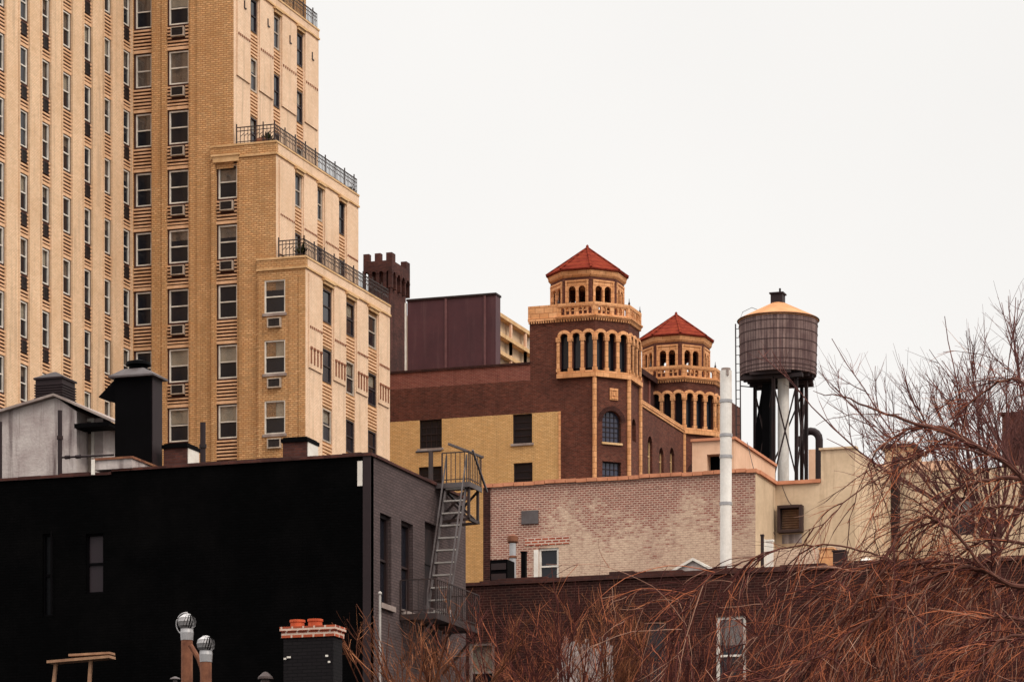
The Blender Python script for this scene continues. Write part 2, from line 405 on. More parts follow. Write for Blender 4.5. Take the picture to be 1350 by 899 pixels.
seam = math_(t, 'LESS_THAN', fr_, .12)
c = mixc(t, seam, c, (.03, .016, .016))
t.links.new(c, b.inputs['Base Color']); b.inputs['Roughness'].default_value = .9; b.inputs['Specular IOR Level'].default_value = .15
M['tank_wood'] = m
M['black_brick'] = brick('black_brick', (.012, .009, .010), (.008, .006, .007), (.004, .003, .0035), stain=.3, streak=.2, var=.4)

M['dark_curtain'] = plain('dark_curtain', (.085, .06, .06), (.06, .042, .042), 3)
m, t, b = nodes('dim_glass'); b.inputs['Base Color'].default_value = (.004, .004, .005, 1); b.inputs['Roughness'].default_value = .5
b.inputs['Specular IOR Level'].default_value = .08; M['dim_glass'] = m

pb = M['black_paint'].node_tree.nodes['Principled BSDF']; pb.inputs['Specular IOR Level'].default_value = .022

m, t, b = nodes('film_glass'); b.inputs['Base Color'].default_value = (.030, .022, .025, 1); b.inputs['Roughness'].default_value = .4
b.inputs['Specular IOR Level'].default_value = .1; M['film_glass'] = m
M['pale_twig'] = plain('pale_twig', (.46, .26, .18), (.22, .10, .07), 2, rough=.85, spec=.1)
M['louvre_frame'] = plain('louvre_frame', (.055, .03, .026), (.035, .02, .018), 3)
# ------------------------------------------------------------------ ground
g = MB(); g.quad((-3000, -200, 0), (1500, -200, 0), (1500, 4000, 0), (-3000, 4000, 0))
tag(g.build('ground', M['asphalt']), kind='structure')

rw = random.Random(3)
def window(parent, fr, u0, u1, z0, z1, d, fm, shade=None, glass='glass', fw=.07, name='window', shade_mat='blind', bars=None):
    m = MB()
    m.fbox(fr, u0, u0 + fw, z0, z1, d - .06, d + .03); m.fbox(fr, u1 - fw, u1, z0, z1, d - .06, d + .03)
    m.fbox(fr, u0 + fw, u1 - fw, z0, z0 + fw, d - .06, d + .03); m.fbox(fr, u0 + fw, u1 - fw, z1 - fw, z1, d - .06, d + .03)
    zm = (z0 + z1) / 2
    m.fbox(fr, u0 + fw, u1 - fw, zm - .03, zm + .03, d - .05, d + .01)
    if bars:
        nx, nz = bars
        for i in range(1, nx):
            u = u0 + fw + (u1 - u0 - 2 * fw) * i / nx; m.fbox(fr, u - .018, u + .018, z0 + fw, z1 - fw, d - .04, d - .005)
        for i in range(1, nz):
            z = z0 + fw + (z1 - z0 - 2 * fw) * i / nz
            if abs(z - zm) > .05: m.fbox(fr, u0 + fw, u1 - fw, z - .018, z + .018, d - .042, d - .007)
    wo = m.build(name, M[fm] if isinstance(fm, str) else fm, parent)
    zt = z1 - fw; zb = zt - (zt - z0 - fw) * (shade or 0)
    if glass == 'glass':
        if zb - z0 - fw > .03:
            p = MB(); p.fbox(fr, u0 + fw, u1 - fw, z0 + fw, zb - .001, d - .05, d - .045); p.build('pane', M['dark_glass'], wo)
        if shade: p = MB(); p.fbox(fr, u0 + fw, u1 - fw, zb, zt, d - .05, d - .045); p.build('pane', M['glass'], wo)
    else:
        p = MB(); p.fbox(fr, u0 + fw, u1 - fw, z0 + fw, z1 - fw, d - .05, d - .045); p.build('pane', M[glass], wo)
    if shade:
        p = MB()
        p.fbox(fr, u0 + fw * .8, u1 - fw * .8, zb, zt, d - .14, d - .12)
        p.build('blind' if shade_mat == 'blind' else 'curtain', M[shade_mat], wo)
    return wo
def seen(p, m=25, ymax=925):
    x, y = lens_y(p); return -m < x < 1350 + m and -m < y < ymax
def railing(parent, pts, h, sp=.22, r=.03, mat='iron', name='railing', fancy=False):
    m = MB()
    for a, b in zip(pts[:-1], pts[1:]):
        a = Vector(a); b = Vector(b); n = max(1, int((b - a).length / sp)); up = Vector((0, 0, h))
        m.bar(a + up, b + up, r * 1.5); m.bar(a + up * .12, b + up * .12, r * 1.2)
        if fancy: m.bar(a + up * .78, b + up * .78, r * 1.1)
        for i in range(n + 1):
            q = a.lerp(b, i / n); big = (i % 7 == 0)
            m.bar(q, q + up * (1.22 if big and fancy else 1), r * (1.7 if big else .9))
            if fancy and not big and i < n:
                s = a.lerp(b, (i + 1) / n); m.bar(q + up * .45, s + up * .62, r * .8)
    return m.build(name, M[mat], parent)

# ------------------------------------------------------------------ stepped apartment tower, left
YT = 165.0
FT = front(YT)
uc = FT.U(174); xu, xm, xl = FT.U(308), FT.U(365), FT.U(405)
apt = thing('apartment_building', 'tall tan brick apartment building with stepped terraces and iron railings', 'building', (FT.U(250), YT, 0))
zf = lambda k: FT.Z(232, 66.5) + (FT.Z(232, 538) - FT.Z(232, 66.5)) / 6 * k       # window heads, counted downwards
fh = zf(0) - zf(1); wh = FT.Z(232, 66.5) - FT.Z(232, 110)
zm = FT.Z(365, 186); zl = FT.Z(405, 338)
SU, SM, SL = side(xu), side(xm), side(xl)
yU, yM, yL = SU.U(420), SM.U(472.5), SL.U(514)
zu = SU.Z(420, 50) + .45
FM, FL = front(YT - .12), front(YT - .24)
xs0, xs1 = FT.U(279), FT.U(341)
print('tower', uc, xu, xm, xl, zm, zl, zu, fh, wh, yU, yM, yL)
ZB = 0.0; ZTOP = 66.0
floors = [k for k in range(-1, 8)]
bd = .2                                                                          # bay recess
def bay_back(parent, fr, u0, u1, ks, ztop, zbot, wu0, wu1, ac=(), win_ac_mat='ac_case', shades=None, rib_rows=7, frame='frame_white', named='window', wing=False):
    """recessed window bay: back wall, windows, ribbed brick spandrels, through-wall units"""
    bd = .07 if wing else .2
    B = fr.off(-bd)
    holes = [(wu0, wu1, zf(k) - wh, zf(k)) for k in ks]
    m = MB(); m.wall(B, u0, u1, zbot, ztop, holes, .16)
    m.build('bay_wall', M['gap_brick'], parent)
    for k in ks:
        if not seen(fr.P((wu0 + wu1) / 2, zf(k) - wh / 2), 30, 640): continue
        sh = shades(k) if shades else None
        window(parent, B, wu0, wu1, zf(k) - wh, zf(k), 0 if wing else -.05, frame, sh[0] if sh else None, name=named, shade_mat=sh[1] if sh else 'blind', fw=.072 if not wing else .055)
    for k in [min(ks) - 1] + list(ks):
        ribs = MB()
        za, zb = zf(k + 1) + .06, zf(k) - wh - .06                                # spandrel between window k and k+1
        if not seen(fr.P((u0 + u1) / 2, (za + zb) / 2), 35, 660): continue
        if za > ztop: continue
        zb = min(zb, ztop)
        has = k in ac
        am, aw, ah = (u0 + u1) / 2, (.37 if not wing else .28), (.25 if not wing else .3)
        zc = zb - (.36 if not wing else .4)
        st = (zb - za) / rib_rows
        for i in range(rib_rows):
            z = za + st * (i + .5)
            rh = .065 if i else .12
            spans = [(u0, u1)]
            if has and abs(z - zc) < ah + .05: spans = [(u0, am - aw - .03), (am + aw + .03, u1)]
            for a, b in spans:
                if b - a > .02: ribs.fbox(B, a, b, z - rh * .75, z + rh * .55, 0, .075 if not wing else .055)
        if has and seen(fr.P(am, zc), 20, 640):
            a_ = MB(); f = .045; bp = bd if not wing else .03
            a_.fbox(B, am - aw, am - aw + f, zc - ah, zc + ah, .01, bp + .05); a_.fbox(B, am + aw - f, am + aw, zc - ah, zc + ah, .01, bp + .05)
            a_.fbox(B, am - aw + f, am + aw - f, zc + ah - f, zc + ah, .01, bp + .05); a_.fbox(B, am - aw + f, am + aw - f, zc - ah, zc - ah + f, .01, bp + .05)
            ao = a_.build('air_conditioner', M[win_ac_mat], parent)
            q = MB(); q.fbox(B, am - aw + f, am + aw - f, zc - ah + f, zc + ah - f, .01, bp + .01)
            for i in range(5):
                z = zc - ah + f + (2 * ah - 2 * f) * (i + .5) / 5
                q.fbox(B, am - aw + f, am + aw - f, z - .02, z + .02, bp + .01, bp + .03)
            q.build('grille', M['ac_grille'], ao)
        if ribs.f: ribs.build('ribbed_spandrel', M['rib_brick'], parent)

def sh_front(col):
    table = {1: {0: (.98, 'curtain'), -1: (.45, 'curtain'), 1: (.5, 'curtain'), 6: (.9, 'curtain')},
             2: {-1: (.45, 'blind'), 0: (.98, 'curtain'), 5: (.5, 'blind'), 6: (.45, 'blind'), 3: (.3, 'curtain')},
             3: {2: (.5, 'curtain'), 5: (.5, 'blind'), 6: (.5, 'blind'), 3: (.35, 'curtain')},
             4: {4: (.28, 'curtain'), 5: (.5, 'blind'), 6: (.5, 'blind')}}
    r = random.Random(col * 7 + 1); extra = {k: r.choice([None, None, (.22, 'blind'), (.6, 'curtain'), (.35, 'curtain')]) for k in range(-2, 9)}
    return lambda k: table[col].get(k) or extra.get(k)
U = FT.U
b1, b2 = (U(174.5), U(199.5)), (U(219), U(248.5))
# main front: from the inner corner to the first setback
m = MB()
m.wall(FT, U(174), xs0, ZB, ZTOP, [(b1[0], b1[1], ZB, ZTOP), (b2[0], b2[1], ZB, ZTOP)], bd)
m.wall(FT, xs0, xu, zm - 1.2, zu, [], bd)
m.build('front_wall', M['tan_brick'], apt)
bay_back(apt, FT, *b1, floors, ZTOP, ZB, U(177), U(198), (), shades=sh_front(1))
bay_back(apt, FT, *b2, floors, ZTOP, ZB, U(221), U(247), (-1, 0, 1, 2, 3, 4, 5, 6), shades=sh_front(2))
# pier edges: flat raised brick strips beside the bays
m = MB()
for px in (203, 215.5, 252.5, 262):
    m.fbox(FT, U(px) - .09, U(px) + .09, ZB, ZTOP, 0, .05)
m.build('pier_strip', M['tan_brick'], apt)
# main volume's hidden sides and roof
m = MB(); m.quad((xs0 + .5, YT, zu - .5), (xs0 + .5, yU, zu - .5), (xs0 + .5, yU, ZTOP), (xs0 + .5, YT, ZTOP))
m.wall(FT, xs0, xs0 + .5, zu, ZTOP, [], .1)
m.quad((uc - 25, yU, ZB), (xl - 1, yU, ZB), (xl - 1, yU, zl - .6), (uc - 25, yU, zl - .6))
m.quad((uc - 25, yU, zl - .6), (xs0 + .5, yU, zl - .6), (xs0 + .5, yU, ZTOP), (uc - 25, yU, ZTOP))
m.build('rear_wall', M['tan_brick'], apt)
m = MB(); m.quad((uc - 25, YT, ZTOP), (xs0 + .5, YT, ZTOP), (xs0 + .5, yU, ZTOP), (uc - 25, yU, ZTOP))
m.build('roof', M['tar_roof'], apt)

def tier(fr, sd, x0, x1, z0, ztop, yfar, par, strips, firstk, lastk, ornaments):
    """one setback: parapet, pilastered side with narrow window strips"""
    hs = []
    m = MB()
    st = [(sd.U(a), sd.U(b)) for a, b in strips]
    zt = ztop - par - .25
    m.wall(sd, fr.o[1], yfar, z0, ztop, [(a, b, z0, zt) for a, b in st], .07)
    # slightly raised panel faces between the strips
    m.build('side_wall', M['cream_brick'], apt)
    pan = MB(); edges = [fr.o[1] + .25] + [e for s in st for e in s] + [yfar - .1]
    for i in range(0, len(edges), 2):
        a, b = edges[i] + .12, edges[i + 1] - .12
        if b - a > .3: pan.fbox(sd, a, b, max(z0, ztop - par - 5.2), ztop - par - .3, 0, .07)
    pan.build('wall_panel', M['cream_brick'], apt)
    B = sd.off(-.07)
    for a, b in st:
        ribs = MB(); bw = MB()
        ks = [k for k in range(firstk, lastk + 1) if zf(k) < zt]
        wa, wb = a + .12, b - .06
        bw.wall(B, a, b, z0, zt, [(wa, wb, zf(k) - wh, zf(k)) for k in ks if zf(k) - wh > z0], .15)
        for k in ks:
            if zf(k) - wh <= z0: continue
            if seen(sd.P(a, zf(k) - wh / 2), 10, 640):
                window(apt, B, wa, wb, zf(k) - wh, zf(k), 0, 'ac_case' if (k * 7 + int(a * 3)) % 3 == 0 else 'iron', rw.choice([None, None, .4]), name='narrow_window', fw=.08)
        for k in range(firstk - 2, lastk + 1):
            za, zb = zf(k + 1) + .08, zf(k) - wh - .06
            for i in range(7):
                z = za + (zb - za) * (i + .5) / 7
                if z0 < z < zt - .2: ribs.fbox(B, a, b, z - .06, z + .03, 0, .055)
            if ribs.f: ribs.build('strip_spandrel', M['rib_brick'], apt); ribs = MB()
        bw.build('strip_wall', M['tan_brick'], apt)
    # parapet band, front and side, with a moulding below
    m = MB()
    m.fbox(fr, x0, x1 + .02, ztop - par, ztop - .1, -.25, .03); m.build('parapet', M['tan_brick'], apt); m = MB()
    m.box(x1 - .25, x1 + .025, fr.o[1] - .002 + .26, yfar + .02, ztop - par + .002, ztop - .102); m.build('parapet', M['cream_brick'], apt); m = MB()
    m.fbox(fr, x0, x1 + .06, ztop - .1, ztop, -.28, .07); m.box(x1 - .28, x1 + .06, fr.o[1] + .285, yfar + .03, ztop - .1, ztop - .001)
    m.fbox(fr, x0, x1 + .08, ztop - par - .1, ztop - par, -.05, .08)
    m.box(x1 - .05, x1 + .08, fr.o[1] + .06, yfar + .03, ztop - par - .098, ztop - par)
    for a, b in st:                                                            # small bracket hoods over the strips
        m.fbox(sd, a - .1, b + .1, zt, zt + .1, 0, .2); m.fbox(sd, a - .02, b + .02, zt - .16, zt, 0, .12)
    m.build('parapet_moulding', M['stone_trim'], apt)
    # brick ornament on the panels: rows of small dark notches
    for i in range(0, len(edges), 2):
        o = MB()
        for zrel, hh, n, wd in ornaments:
            a, b = edges[i] + .15, edges[i + 1] - .15
            if b - a < .4: continue
            for j in range(n):
                u = a + (b - a) * (j + .5) / n
                o.fbox(sd, u - wd / 2, u + wd / 2, ztop - zrel - hh, ztop - zrel, 0, .10)
                if hh > .4: o.fbox(sd, u - wd * .8, u + wd * .8, ztop - zrel, ztop - zrel + .12, 0, .13)
        if o.f: o.build('brick_ornament', M['ornament_brick'], apt)
    # terrace floor
    m = MB(); m.quad((x0 + .1, YT + .3, ztop - .5), (x1 - .1, YT + .3, ztop - .5), (x1 - .1, yfar, ztop - .5), (x0 + .1, yfar, ztop - .5))
    m.build('terrace_floor', M['tar_roof'], apt)
    m = MB(); m.quad((x0 - 8, yfar, z0), (x1, yfar, z0), (x1, yfar, ztop), (x0 - 8, yfar, ztop)); m.build('rear_wall', M['tan_brick'], apt)

dz = lambda px, y0, y1, sd: abs(sd.Z(px, y0) - sd.Z(px, y1))
tier(FT, SU, xs0, xu, zm - .6, zu, yU, .5, [(330, 340), (360.5, 369.5), (391, 400)], -1, 2, [(3.4, .12, 7, .12)])
tier(FM, SM, xs0, xm, zl - .6, zm, yM, .62, [(388.5, 398), (418, 426), (446.5, 455)], 2, 4, [(3.7, .10, 9, .10)])
tier(FL, SL, xs1, xl, ZB, zl, yL, .55, [(425, 438), (456, 468), (485, 497)], 4, 7, [(3.55, .12, 7, .13), (4.75, .75, 4, .15)])
# small L-shaped hooks and stains on the top tier's panels
m = MB()
for px, py in ((320, 4), (351, 28), (380, 50), (409.5, 72)):
    u, z = SU.U(px), SU.Z(px, py)
    m.fbox(SU, u, u + .06, z - .3, z + .12, .07, .12); m.fbox(SU, u + .06, u + .26, z - .3, z - .24, .07, .12)
m.build('wall_bracket', M['iron'], apt)
# fronts of the middle and lower setbacks
m = MB(); b3 = (FM.U(284), FM.U(312.5)); zh3 = FM.Z(298, 214)
m.wall(FM, xs0, xm, ZB, zm, [(b3[0], b3[1], ZB, zh3)], bd)
m.quad(FM.P(xs0, ZB), FM.P(xs0, ZB, -.2), FM.P(xs0, zm, -.2), FM.P(xs0, zm))
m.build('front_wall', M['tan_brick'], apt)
bay_back(apt, FM, *b3, [2, 3, 4, 5, 6, 7], zh3, ZB, FM.U(286), FM.U(311), (2, 3), shades=sh_front(3))
m = MB()
m.fbox(FM, b3[0] - .12, b3[1] + .12, zh3, zh3 + .3, 0, .1); m.fbox(FM, b3[0] - .2, b3[1] + .2, zh3 + .3, zh3 + .4, 0, .16)
m.build('window_head', M['stone_trim'], apt)
w4 = [(FL.U(348.5), FL.U(376), zf(k) - wh, zf(k)) for k in (4, 5, 6)]
m = MB(); m.wall(FL, xs1, xl, ZB, zl, w4, .12)
m.quad(FL.P(xs1, ZB), FL.P(xs1, ZB, -.14), FL.P(xs1, zl, -.14), FL.P(xs1, zl))
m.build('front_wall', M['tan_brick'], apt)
for i, (a, b, c, d_) in enumerate(w4):
    sh = sh_front(4)(4 + i) or (None, 'blind')
    window(apt, FL, a, b, c, d_, -.06, 'frame_white', sh[0], shade_mat=sh[1])
    q = MB(); q.fbox(FL, a - .08, b + .08, c - .14, c, -.05, .08); q.build('window_sill', M['concrete'], apt)
    am = (a + b) / 2; zc = c - .5; aw, ah, f = .38, .26, .06
    q = MB(); q.fbox(FL, am - aw, am - aw + f, zc - ah, zc + ah, 0, .16); q.fbox(FL, am + aw - f, am + aw, zc - ah, zc + ah, 0, .16)
    q.fbox(FL, am - aw + f, am + aw - f, zc + ah - f, zc + ah, 0, .16); q.fbox(FL, am - aw + f, am + aw - f, zc - ah, zc - ah + f, 0, .16)
    ao = q.build('air_conditioner', M['ac_case'], apt)
    q = MB(); q.fbox(FL, am - aw + f, am + aw - f, zc - ah + f, zc + ah - f, 0, .12); q.fbox(FL, am - .02, am + .02, zc - ah + f, zc + ah - f, .12, .15)
    q.build('grille', M['ac_grille'], ao)
m = MB()                                                                       # brick quoin strips up the corners
for fr, px in ((FL, 397), (FL, 384), (FM, 318), (FM, 281.5), (FL, 343.5)):
    m.fbox(fr, fr.U(px) - .1, fr.U(px) + .1, ZB, (zl if fr is FL else zm) - 1, 0, .05)
m.build('pier_strip', M['tan_brick'], apt)
# railings on the three terraces
railing(apt, [(xu + .2, FM.o[1] + .05, zm), (xm - .1, FM.o[1] + .05, zm), (xm - .1, yM, zm)], .86, .2, .032, fancy=True)
railing(apt, [(FL.U(367), FL.o[1] + .05, zl), (xl - .1, FL.o[1] + .05, zl), (xl - .1, yL, zl)], .86, .2, .034, fancy=True)
railing(apt, [(xs0 + 2, YT + .1, zu), (xu - .1, YT + .1, zu), (xu - .1, yU, zu)], .86, .2, .032, fancy=True)
# hanging lamps seen in one window
for px, py in ((227.5, 242), (236, 247)):
    x, y, z = FT.off(-bd - .35).hit(px, py)
    q = MB(); q.lathe((x, y), [(.02, z - .055), (.055, z - .02), (.055, z + .02), (.02, z + .055)], 8); q.build('lamp_bulb', M['lit_bulb'], apt)

# the wing that comes towards us, seen along its long side
SW = side(uc)
xw = uc
yA = SW.U(-12) - 6
ZT2 = 70
strips = [(-4, 7), (26, 38), (55, 66.5), (82.5, 94.5), (110.5, 121), (137, 147), (162, 172.5)]
st = [(SW.U(a), SW.U(b)) for a, b in strips]
m = MB(); m.wall(SW, yA, YT, ZB, ZT2, [(a, b, ZB, ZT2) for a, b in st], .07); m.build('wing_wall', M['wing_brick'], apt)
def sh_wing(i):
    r = random.Random(i * 31 + 5); tab = {k: r.choice([None, None, (.45, 'blind'), (.5, 'curtain'), (.3, 'curtain')]) for k in range(-6, 12)}
    return lambda k: tab[k]
for i, (a, b) in enumerate(st):
    acs = {1: (-3, -2, -1, 0, 1, 2, 3, 4, 5, 6), 2: tuple(range(-4, 8)), 4: tuple(range(-3, 8)), 6: tuple(range(-2, 8))}.get(i, ())
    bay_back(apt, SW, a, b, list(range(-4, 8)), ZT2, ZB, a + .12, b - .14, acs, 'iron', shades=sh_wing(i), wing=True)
m = MB()
for i, (a, b) in enumerate(st):
    m.fbox(SW, a - .13, a - .02, ZB, ZT2, 0, .05); m.fbox(SW, b + .02, b + .13, ZB, ZT2, 0, .05)
m.build('pilaster_edge', M['wing_brick'], apt)
m = MB(); m.quad((xw - 22, yA, ZB), (xw, yA, ZB), (xw, yA, ZT2), (xw - 22, yA, ZT2)); m.quad((xw - 22, yA, ZT2), (xw, yA, ZT2), (xw, YT + 2, ZT2), (xw - 22, YT + 2, ZT2))
m.build('rear_wall', M['wing_brick'], apt)

# plants on the terraces
def potted(name, loc, label, s=1, dome=False):
    t_ = thing(name, label, 'plant', loc)
    q = MB(); q.lathe(loc, [(.16 * s, loc[2]), (.24 * s, loc[2] + .38 * s), (.27 * s, loc[2] + .42 * s), (.2 * s, loc[2] + .41 * s)], 14); q.build('pot', M['rusty'], t_)
    q = MB(); r = random.Random(int(loc[0] * 91) % 1000)
    for i in range(60):
        a, b_ = r.uniform(0, 6.28), r.uniform(.1, 1.2)
        c_ = Vector((loc[0], loc[1], loc[2] + .4 * s)); d_ = Vector((math.cos(a) * math.sin(b_), math.sin(a) * math.sin(b_), math.cos(b_))) * s * r.uniform(.2, .55)
        x_ = d_.cross(Vector((0, 0, 1))).normalized() * .05 * s
        q.quad(c_ + d_ * .3, c_ + d_ * .7 + x_, c_ + d_, c_ + d_ * .7 - x_)
    q.build('foliage', M['leaf'], t_)
    return t_
x, y, z = FM.off(-.5).hit(352, 180); potted('potted_plant', (x, y, zm - .5), 'potted plant behind the corner of the middle terrace railing', 1.3)
x, y, z = FL.off(-.5).hit(397, 320); potted('potted_plant', (x, y, zl - .5), 'potted plant behind the corner of the lowest terrace railing', 1.4)
x, y, z = SM.off(-.5).hit(462, 232); potted('potted_plant', (x, y, zm - .5), 'small potted plant at the far end of the middle terrace', 1.2)
q = MB(); x, y, z = FM.off(-.35).hit(345, 181); q.origin = Vector((x, y, zm))
q.lathe((x, y), [(.36, zm), (.36, zm + .1), (.28, zm + .24), (.12, zm + .32), (0.02, zm + .34)], 16)
tag(q.build('planter_bowl', M['rusty'], smooth=True), 'upturned rust red bowl on the middle terrace parapet', 'planter')
# ------------------------------------------------------------------ brown brick building with two octagonal towers
YB = 190.0
FB = front(YB)
bb = thing('brick_building', 'dark brown brick building with yellow brick patch and two red roofed octagonal towers', 'building', (FB.U(640), YB, 0))
u512, u738, u787, u699, u737 = FB.U(505), FB.U(738), FB.U(787), FB.U(699), FB.U(737)
s_body = (FB.U(785.5) - FB.U(737.5)); ap_b = s_body * 1.2071
cxT = (FB.U(785.5) + FB.U(737.5)) / 2 - .06
zroof = FB.Z(640, 484.5); zred = FB.Z(640, 505); zyel = FB.Z(640, 548.5)
def wr(px0, px1, py0, py1, fr=FB): 
    pm = (px0 + px1) / 2
    return (fr.U(px0), fr.U(px1), fr.Z(pm, py1), fr.Z(pm, py0))
win = [wr(553, 582.5, 552.5, 591), wr(552, 582, 615, 650), wr(676, 701.5, 545.5, 584.5), wr(677, 702, 610, 650)]
m = MB(); m.wall(FB, u512, u738, 0, zyel, win, .2); m.build('yellow_wall', M['yellow_brick'], bb)
m = MB(); m.wall(FB, u512, u738, zyel, zred, [], .2); m.wall(FB, u738, u787, 0, zred, [], .2); m.wall(FB, u699, cxT - s_body / 2, zred, zroof, [], .2)
m.build('brown_wall', M['brown_brick'], bb)
m = MB(); m.wall(FB, u512, u699, zred, zroof, [], .2); m.build('parapet', M['red_brick'], bb)
m = MB(); m.fbox(FB, u512, u699, zroof, zroof + .14, -.35, .06); m.build('parapet_coping', M['dark_brick'], bb)
m = MB(); m.fbox(FB, u738 - .06, u738 + .06, 0, zyel, 0, .05); m.build('edge_strip', M['terracotta'], bb)
for i, h in enumerate(win):
    window(bb, FB, *h, -.12, 'dark_steel', None, 'dark_glass', fw=.07, bars=(4, 4) if i == 0 else (1, 4))
    q = MB(); q.fbox(FB, h[0] - .1, h[1] + .1, h[2] - .13, h[2], -.1, .1); q.build('window_sill', M['concrete'], bb)
m = MB(); m.quad((u512, YB, 0), (u512, YB, zroof), (u512, YB + 30, zroof), (u512, YB + 30, 0)); m.build('side_wall', M['brown_brick'], bb)
m = MB(); m.quad((u512, YB + .1, zroof - .4), (u787 - .3, YB + .1, zroof - .4), (u787 - .3, YB + 30, zroof - .4), (u512, YB + 30, zroof - .4)); m.build('roof', M['tar_roof'], bb)

q8 = math.sqrt(.5)
zt = lambda py, px=761: FB.Z(px, py)
Z = dict(sill0=zt(498), sill1=zt(492), spring=zt(444.5), archtop=zt(436), bal0=zt(421), bal1=zt(416.5), rail0=zt(404), rail1=zt(399.5),
         dspring=zt(382), dtop=zt(377.5), dpan=zt(372), corn0=zt(366), corn1=zt(357), apex=zt(327))
FBd, FBe, FBc = front(YB + ap_b * .25), front(YB + ap_b * .25 - .2), front(YB + ap_b)    # the belvedere, its eaves and its peak stand further back
Z.update(dspring=FBd.Z(761, 382), dtop=FBd.Z(761, 377), dpan=FBd.Z(761, 371.5), corn0=FBd.Z(761, 365.5), corn1=FBe.Z(761, 356.5), apex=FBc.Z(771, 327.5))
zpar = Z['rail1']
def oct_faces(cx, cy, ap):
    """frames of the eight faces, u measured from the middle of each face"""
    fs = []
    for k in range(8):
        a = -math.pi / 2 + k * math.pi / 4                                     # first face looks at -Y, then turning to +X
        nx, ny = math.cos(a), math.sin(a)
        fs.append(Fr(cx + nx * ap, cy + ny * ap, -ny, nx))
    return fs
def make_tower(cx, cy, left_w):
    """octagonal tower: brick shaft, terracotta arcade, balustrade, open belvedere, tiled roof"""
    fs = oct_faces(cx, cy, ap_b); h = s_body / 2
    sh = MB(); bay = s_body / 3; ow = bay * .66
    rin = ow / 2; az = Z['spring'] + rin
    vis = (0, 1, 2)
    low = [None] * 8
    awin = (-.62, .62, zt(583), zt(541), True); awin2 = (-.62, .62, zt(660), zt(608))
    for k in range(8):
        fr = fs[k]
        hl = []
        if k in vis:
            hl = [(-h + bay * (j + .5) - ow / 2, -h + bay * (j + .5) + ow / 2, Z['sill1'], az, True) for j in range(3)]
        if k == 1: hl += [awin, awin2]
        if k == 2: hl += [(-.4, .4, zt(575), zt(545), True)]
        z0 = zred if k == 0 else zroof - .5 if k in (7, 6, 5) else 0
        if k in (3, 4): z0 = zroof - 3
        sh.wall(fr, -h, h, z0, Z['bal0'], hl, .28)
    # flat shoulder flush with the front
    F0 = fs[0]; ul = -h - left_w
    sh.wall(F0, ul, -h, zroof, Z['bal0'], [], .2)
    y0 = F0.o[1]; xL = cx + ul
    sh.quad((xL, y0 + 3.2, zroof - .5), (xL, y0, zroof - .5), (xL, y0, Z['bal0']), (xL, y0 + 3.2, Z['bal0']))
    tw = sh.build('tower', M['brown_brick'], bb)
    # dark panes behind the arcade
    q = MB()
    for k in vis: q.fbox(fs[k], -h + .05, h - .05, Z['sill1'] - .02, az + .02, -.34, -.30)
    q.build('arcade_pane', M['dark_glass'], tw)
    # terracotta arcade
    q = MB()
    for k in vis:
        fr = fs[k]
        q.fbox(fr, -h - .06, h + .06, Z['sill0'], Z['sill1'], -.05, .2)
        q.fbox(fr, -h - .04, h + .04, Z['sill1'], Z['sill1'] + .12, .0, .12)
        for j in range(3):
            u = -h + bay * (j + .5)
            q.ring(fr, u, Z['spring'], rin, rin + .14, -.1, .12 + .002 * j)
            q.ring(fr, u, Z['spring'], rin + .14, rin + .2, -.05, .08 + .002 * j)
        for j in range(4):
            u = -h + bay * j
            cw = .13 if j in (1, 2) else .11
            q.fbox(fr, u - cw * .72, u + cw * .72, Z['sill1'] + .12, Z['spring'] - .22, -.08, .1)
            q.fbox(fr, u - cw * 1.15, u + cw * 1.15, Z['spring'] - .22, Z['spring'] + .02, -.08, .14)
            q.fbox(fr, u - cw, u + cw, Z['sill1'] + .12, Z['sill1'] + .3, -.08, .13)
    q.build('arcade', M['terracotta'], tw)
    # corner shafts running down the building
    q = MB()
    for k in (0, 1, 2):
        a = fs[k].P(h, 0, .05); q.tube([(a[0], a[1], 0), (a[0], a[1], Z['sill0'])], .13, 8)
    q.build('corner_shaft', M['terracotta'], tw)
    # medallion and windows on the chamfered face
    fr = fs[1]; q = MB(); u0 = .12; zc = zt(519)
    q.fbox(fr, u0 - .27, u0 + .27, zc - .34, zc + .34, 0, .07)
    for a, b_, c_, d_ in ((-.2, .2, .2, .27), (-.2, .2, -.27, -.2), (-.2, -.13, -.2, .2), (.13, .2, -.2, .2), (-.06, .06, -.1, .1)): q.fbox(fr, u0 + a, u0 + b_, zc + c_, zc + d_, .07, .11)
    q.build('medallion', M['terracotta'], tw)
    for (a, b_, c_, d_) in (awin[:4], awin2):
        window(tw, fr, a + .02, b_ - .02, c_, d_, -.2, 'dark_steel', None, 'blue_glass', fw=.06, bars=(4, 6))
    q = MB(); q.fbox(fr, -.68, .68, awin[2] - .12, awin[2], -.1, .1); q.build('window_sill', M['stone_trim'], tw)
    q = MB(); q.ring(fr, 0, awin[3] - .62, .64, .9, -.05, .03); q.build('brick_arch', M['dark_brick'], tw)
    # balcony: cornice with dentils, pierced parapet
    q = MB()
    fo = 0.07
    fb = oct_faces(cx, cy, ap_b + fo); hb = (ap_b + fo) * math.tan(math.pi / 8)
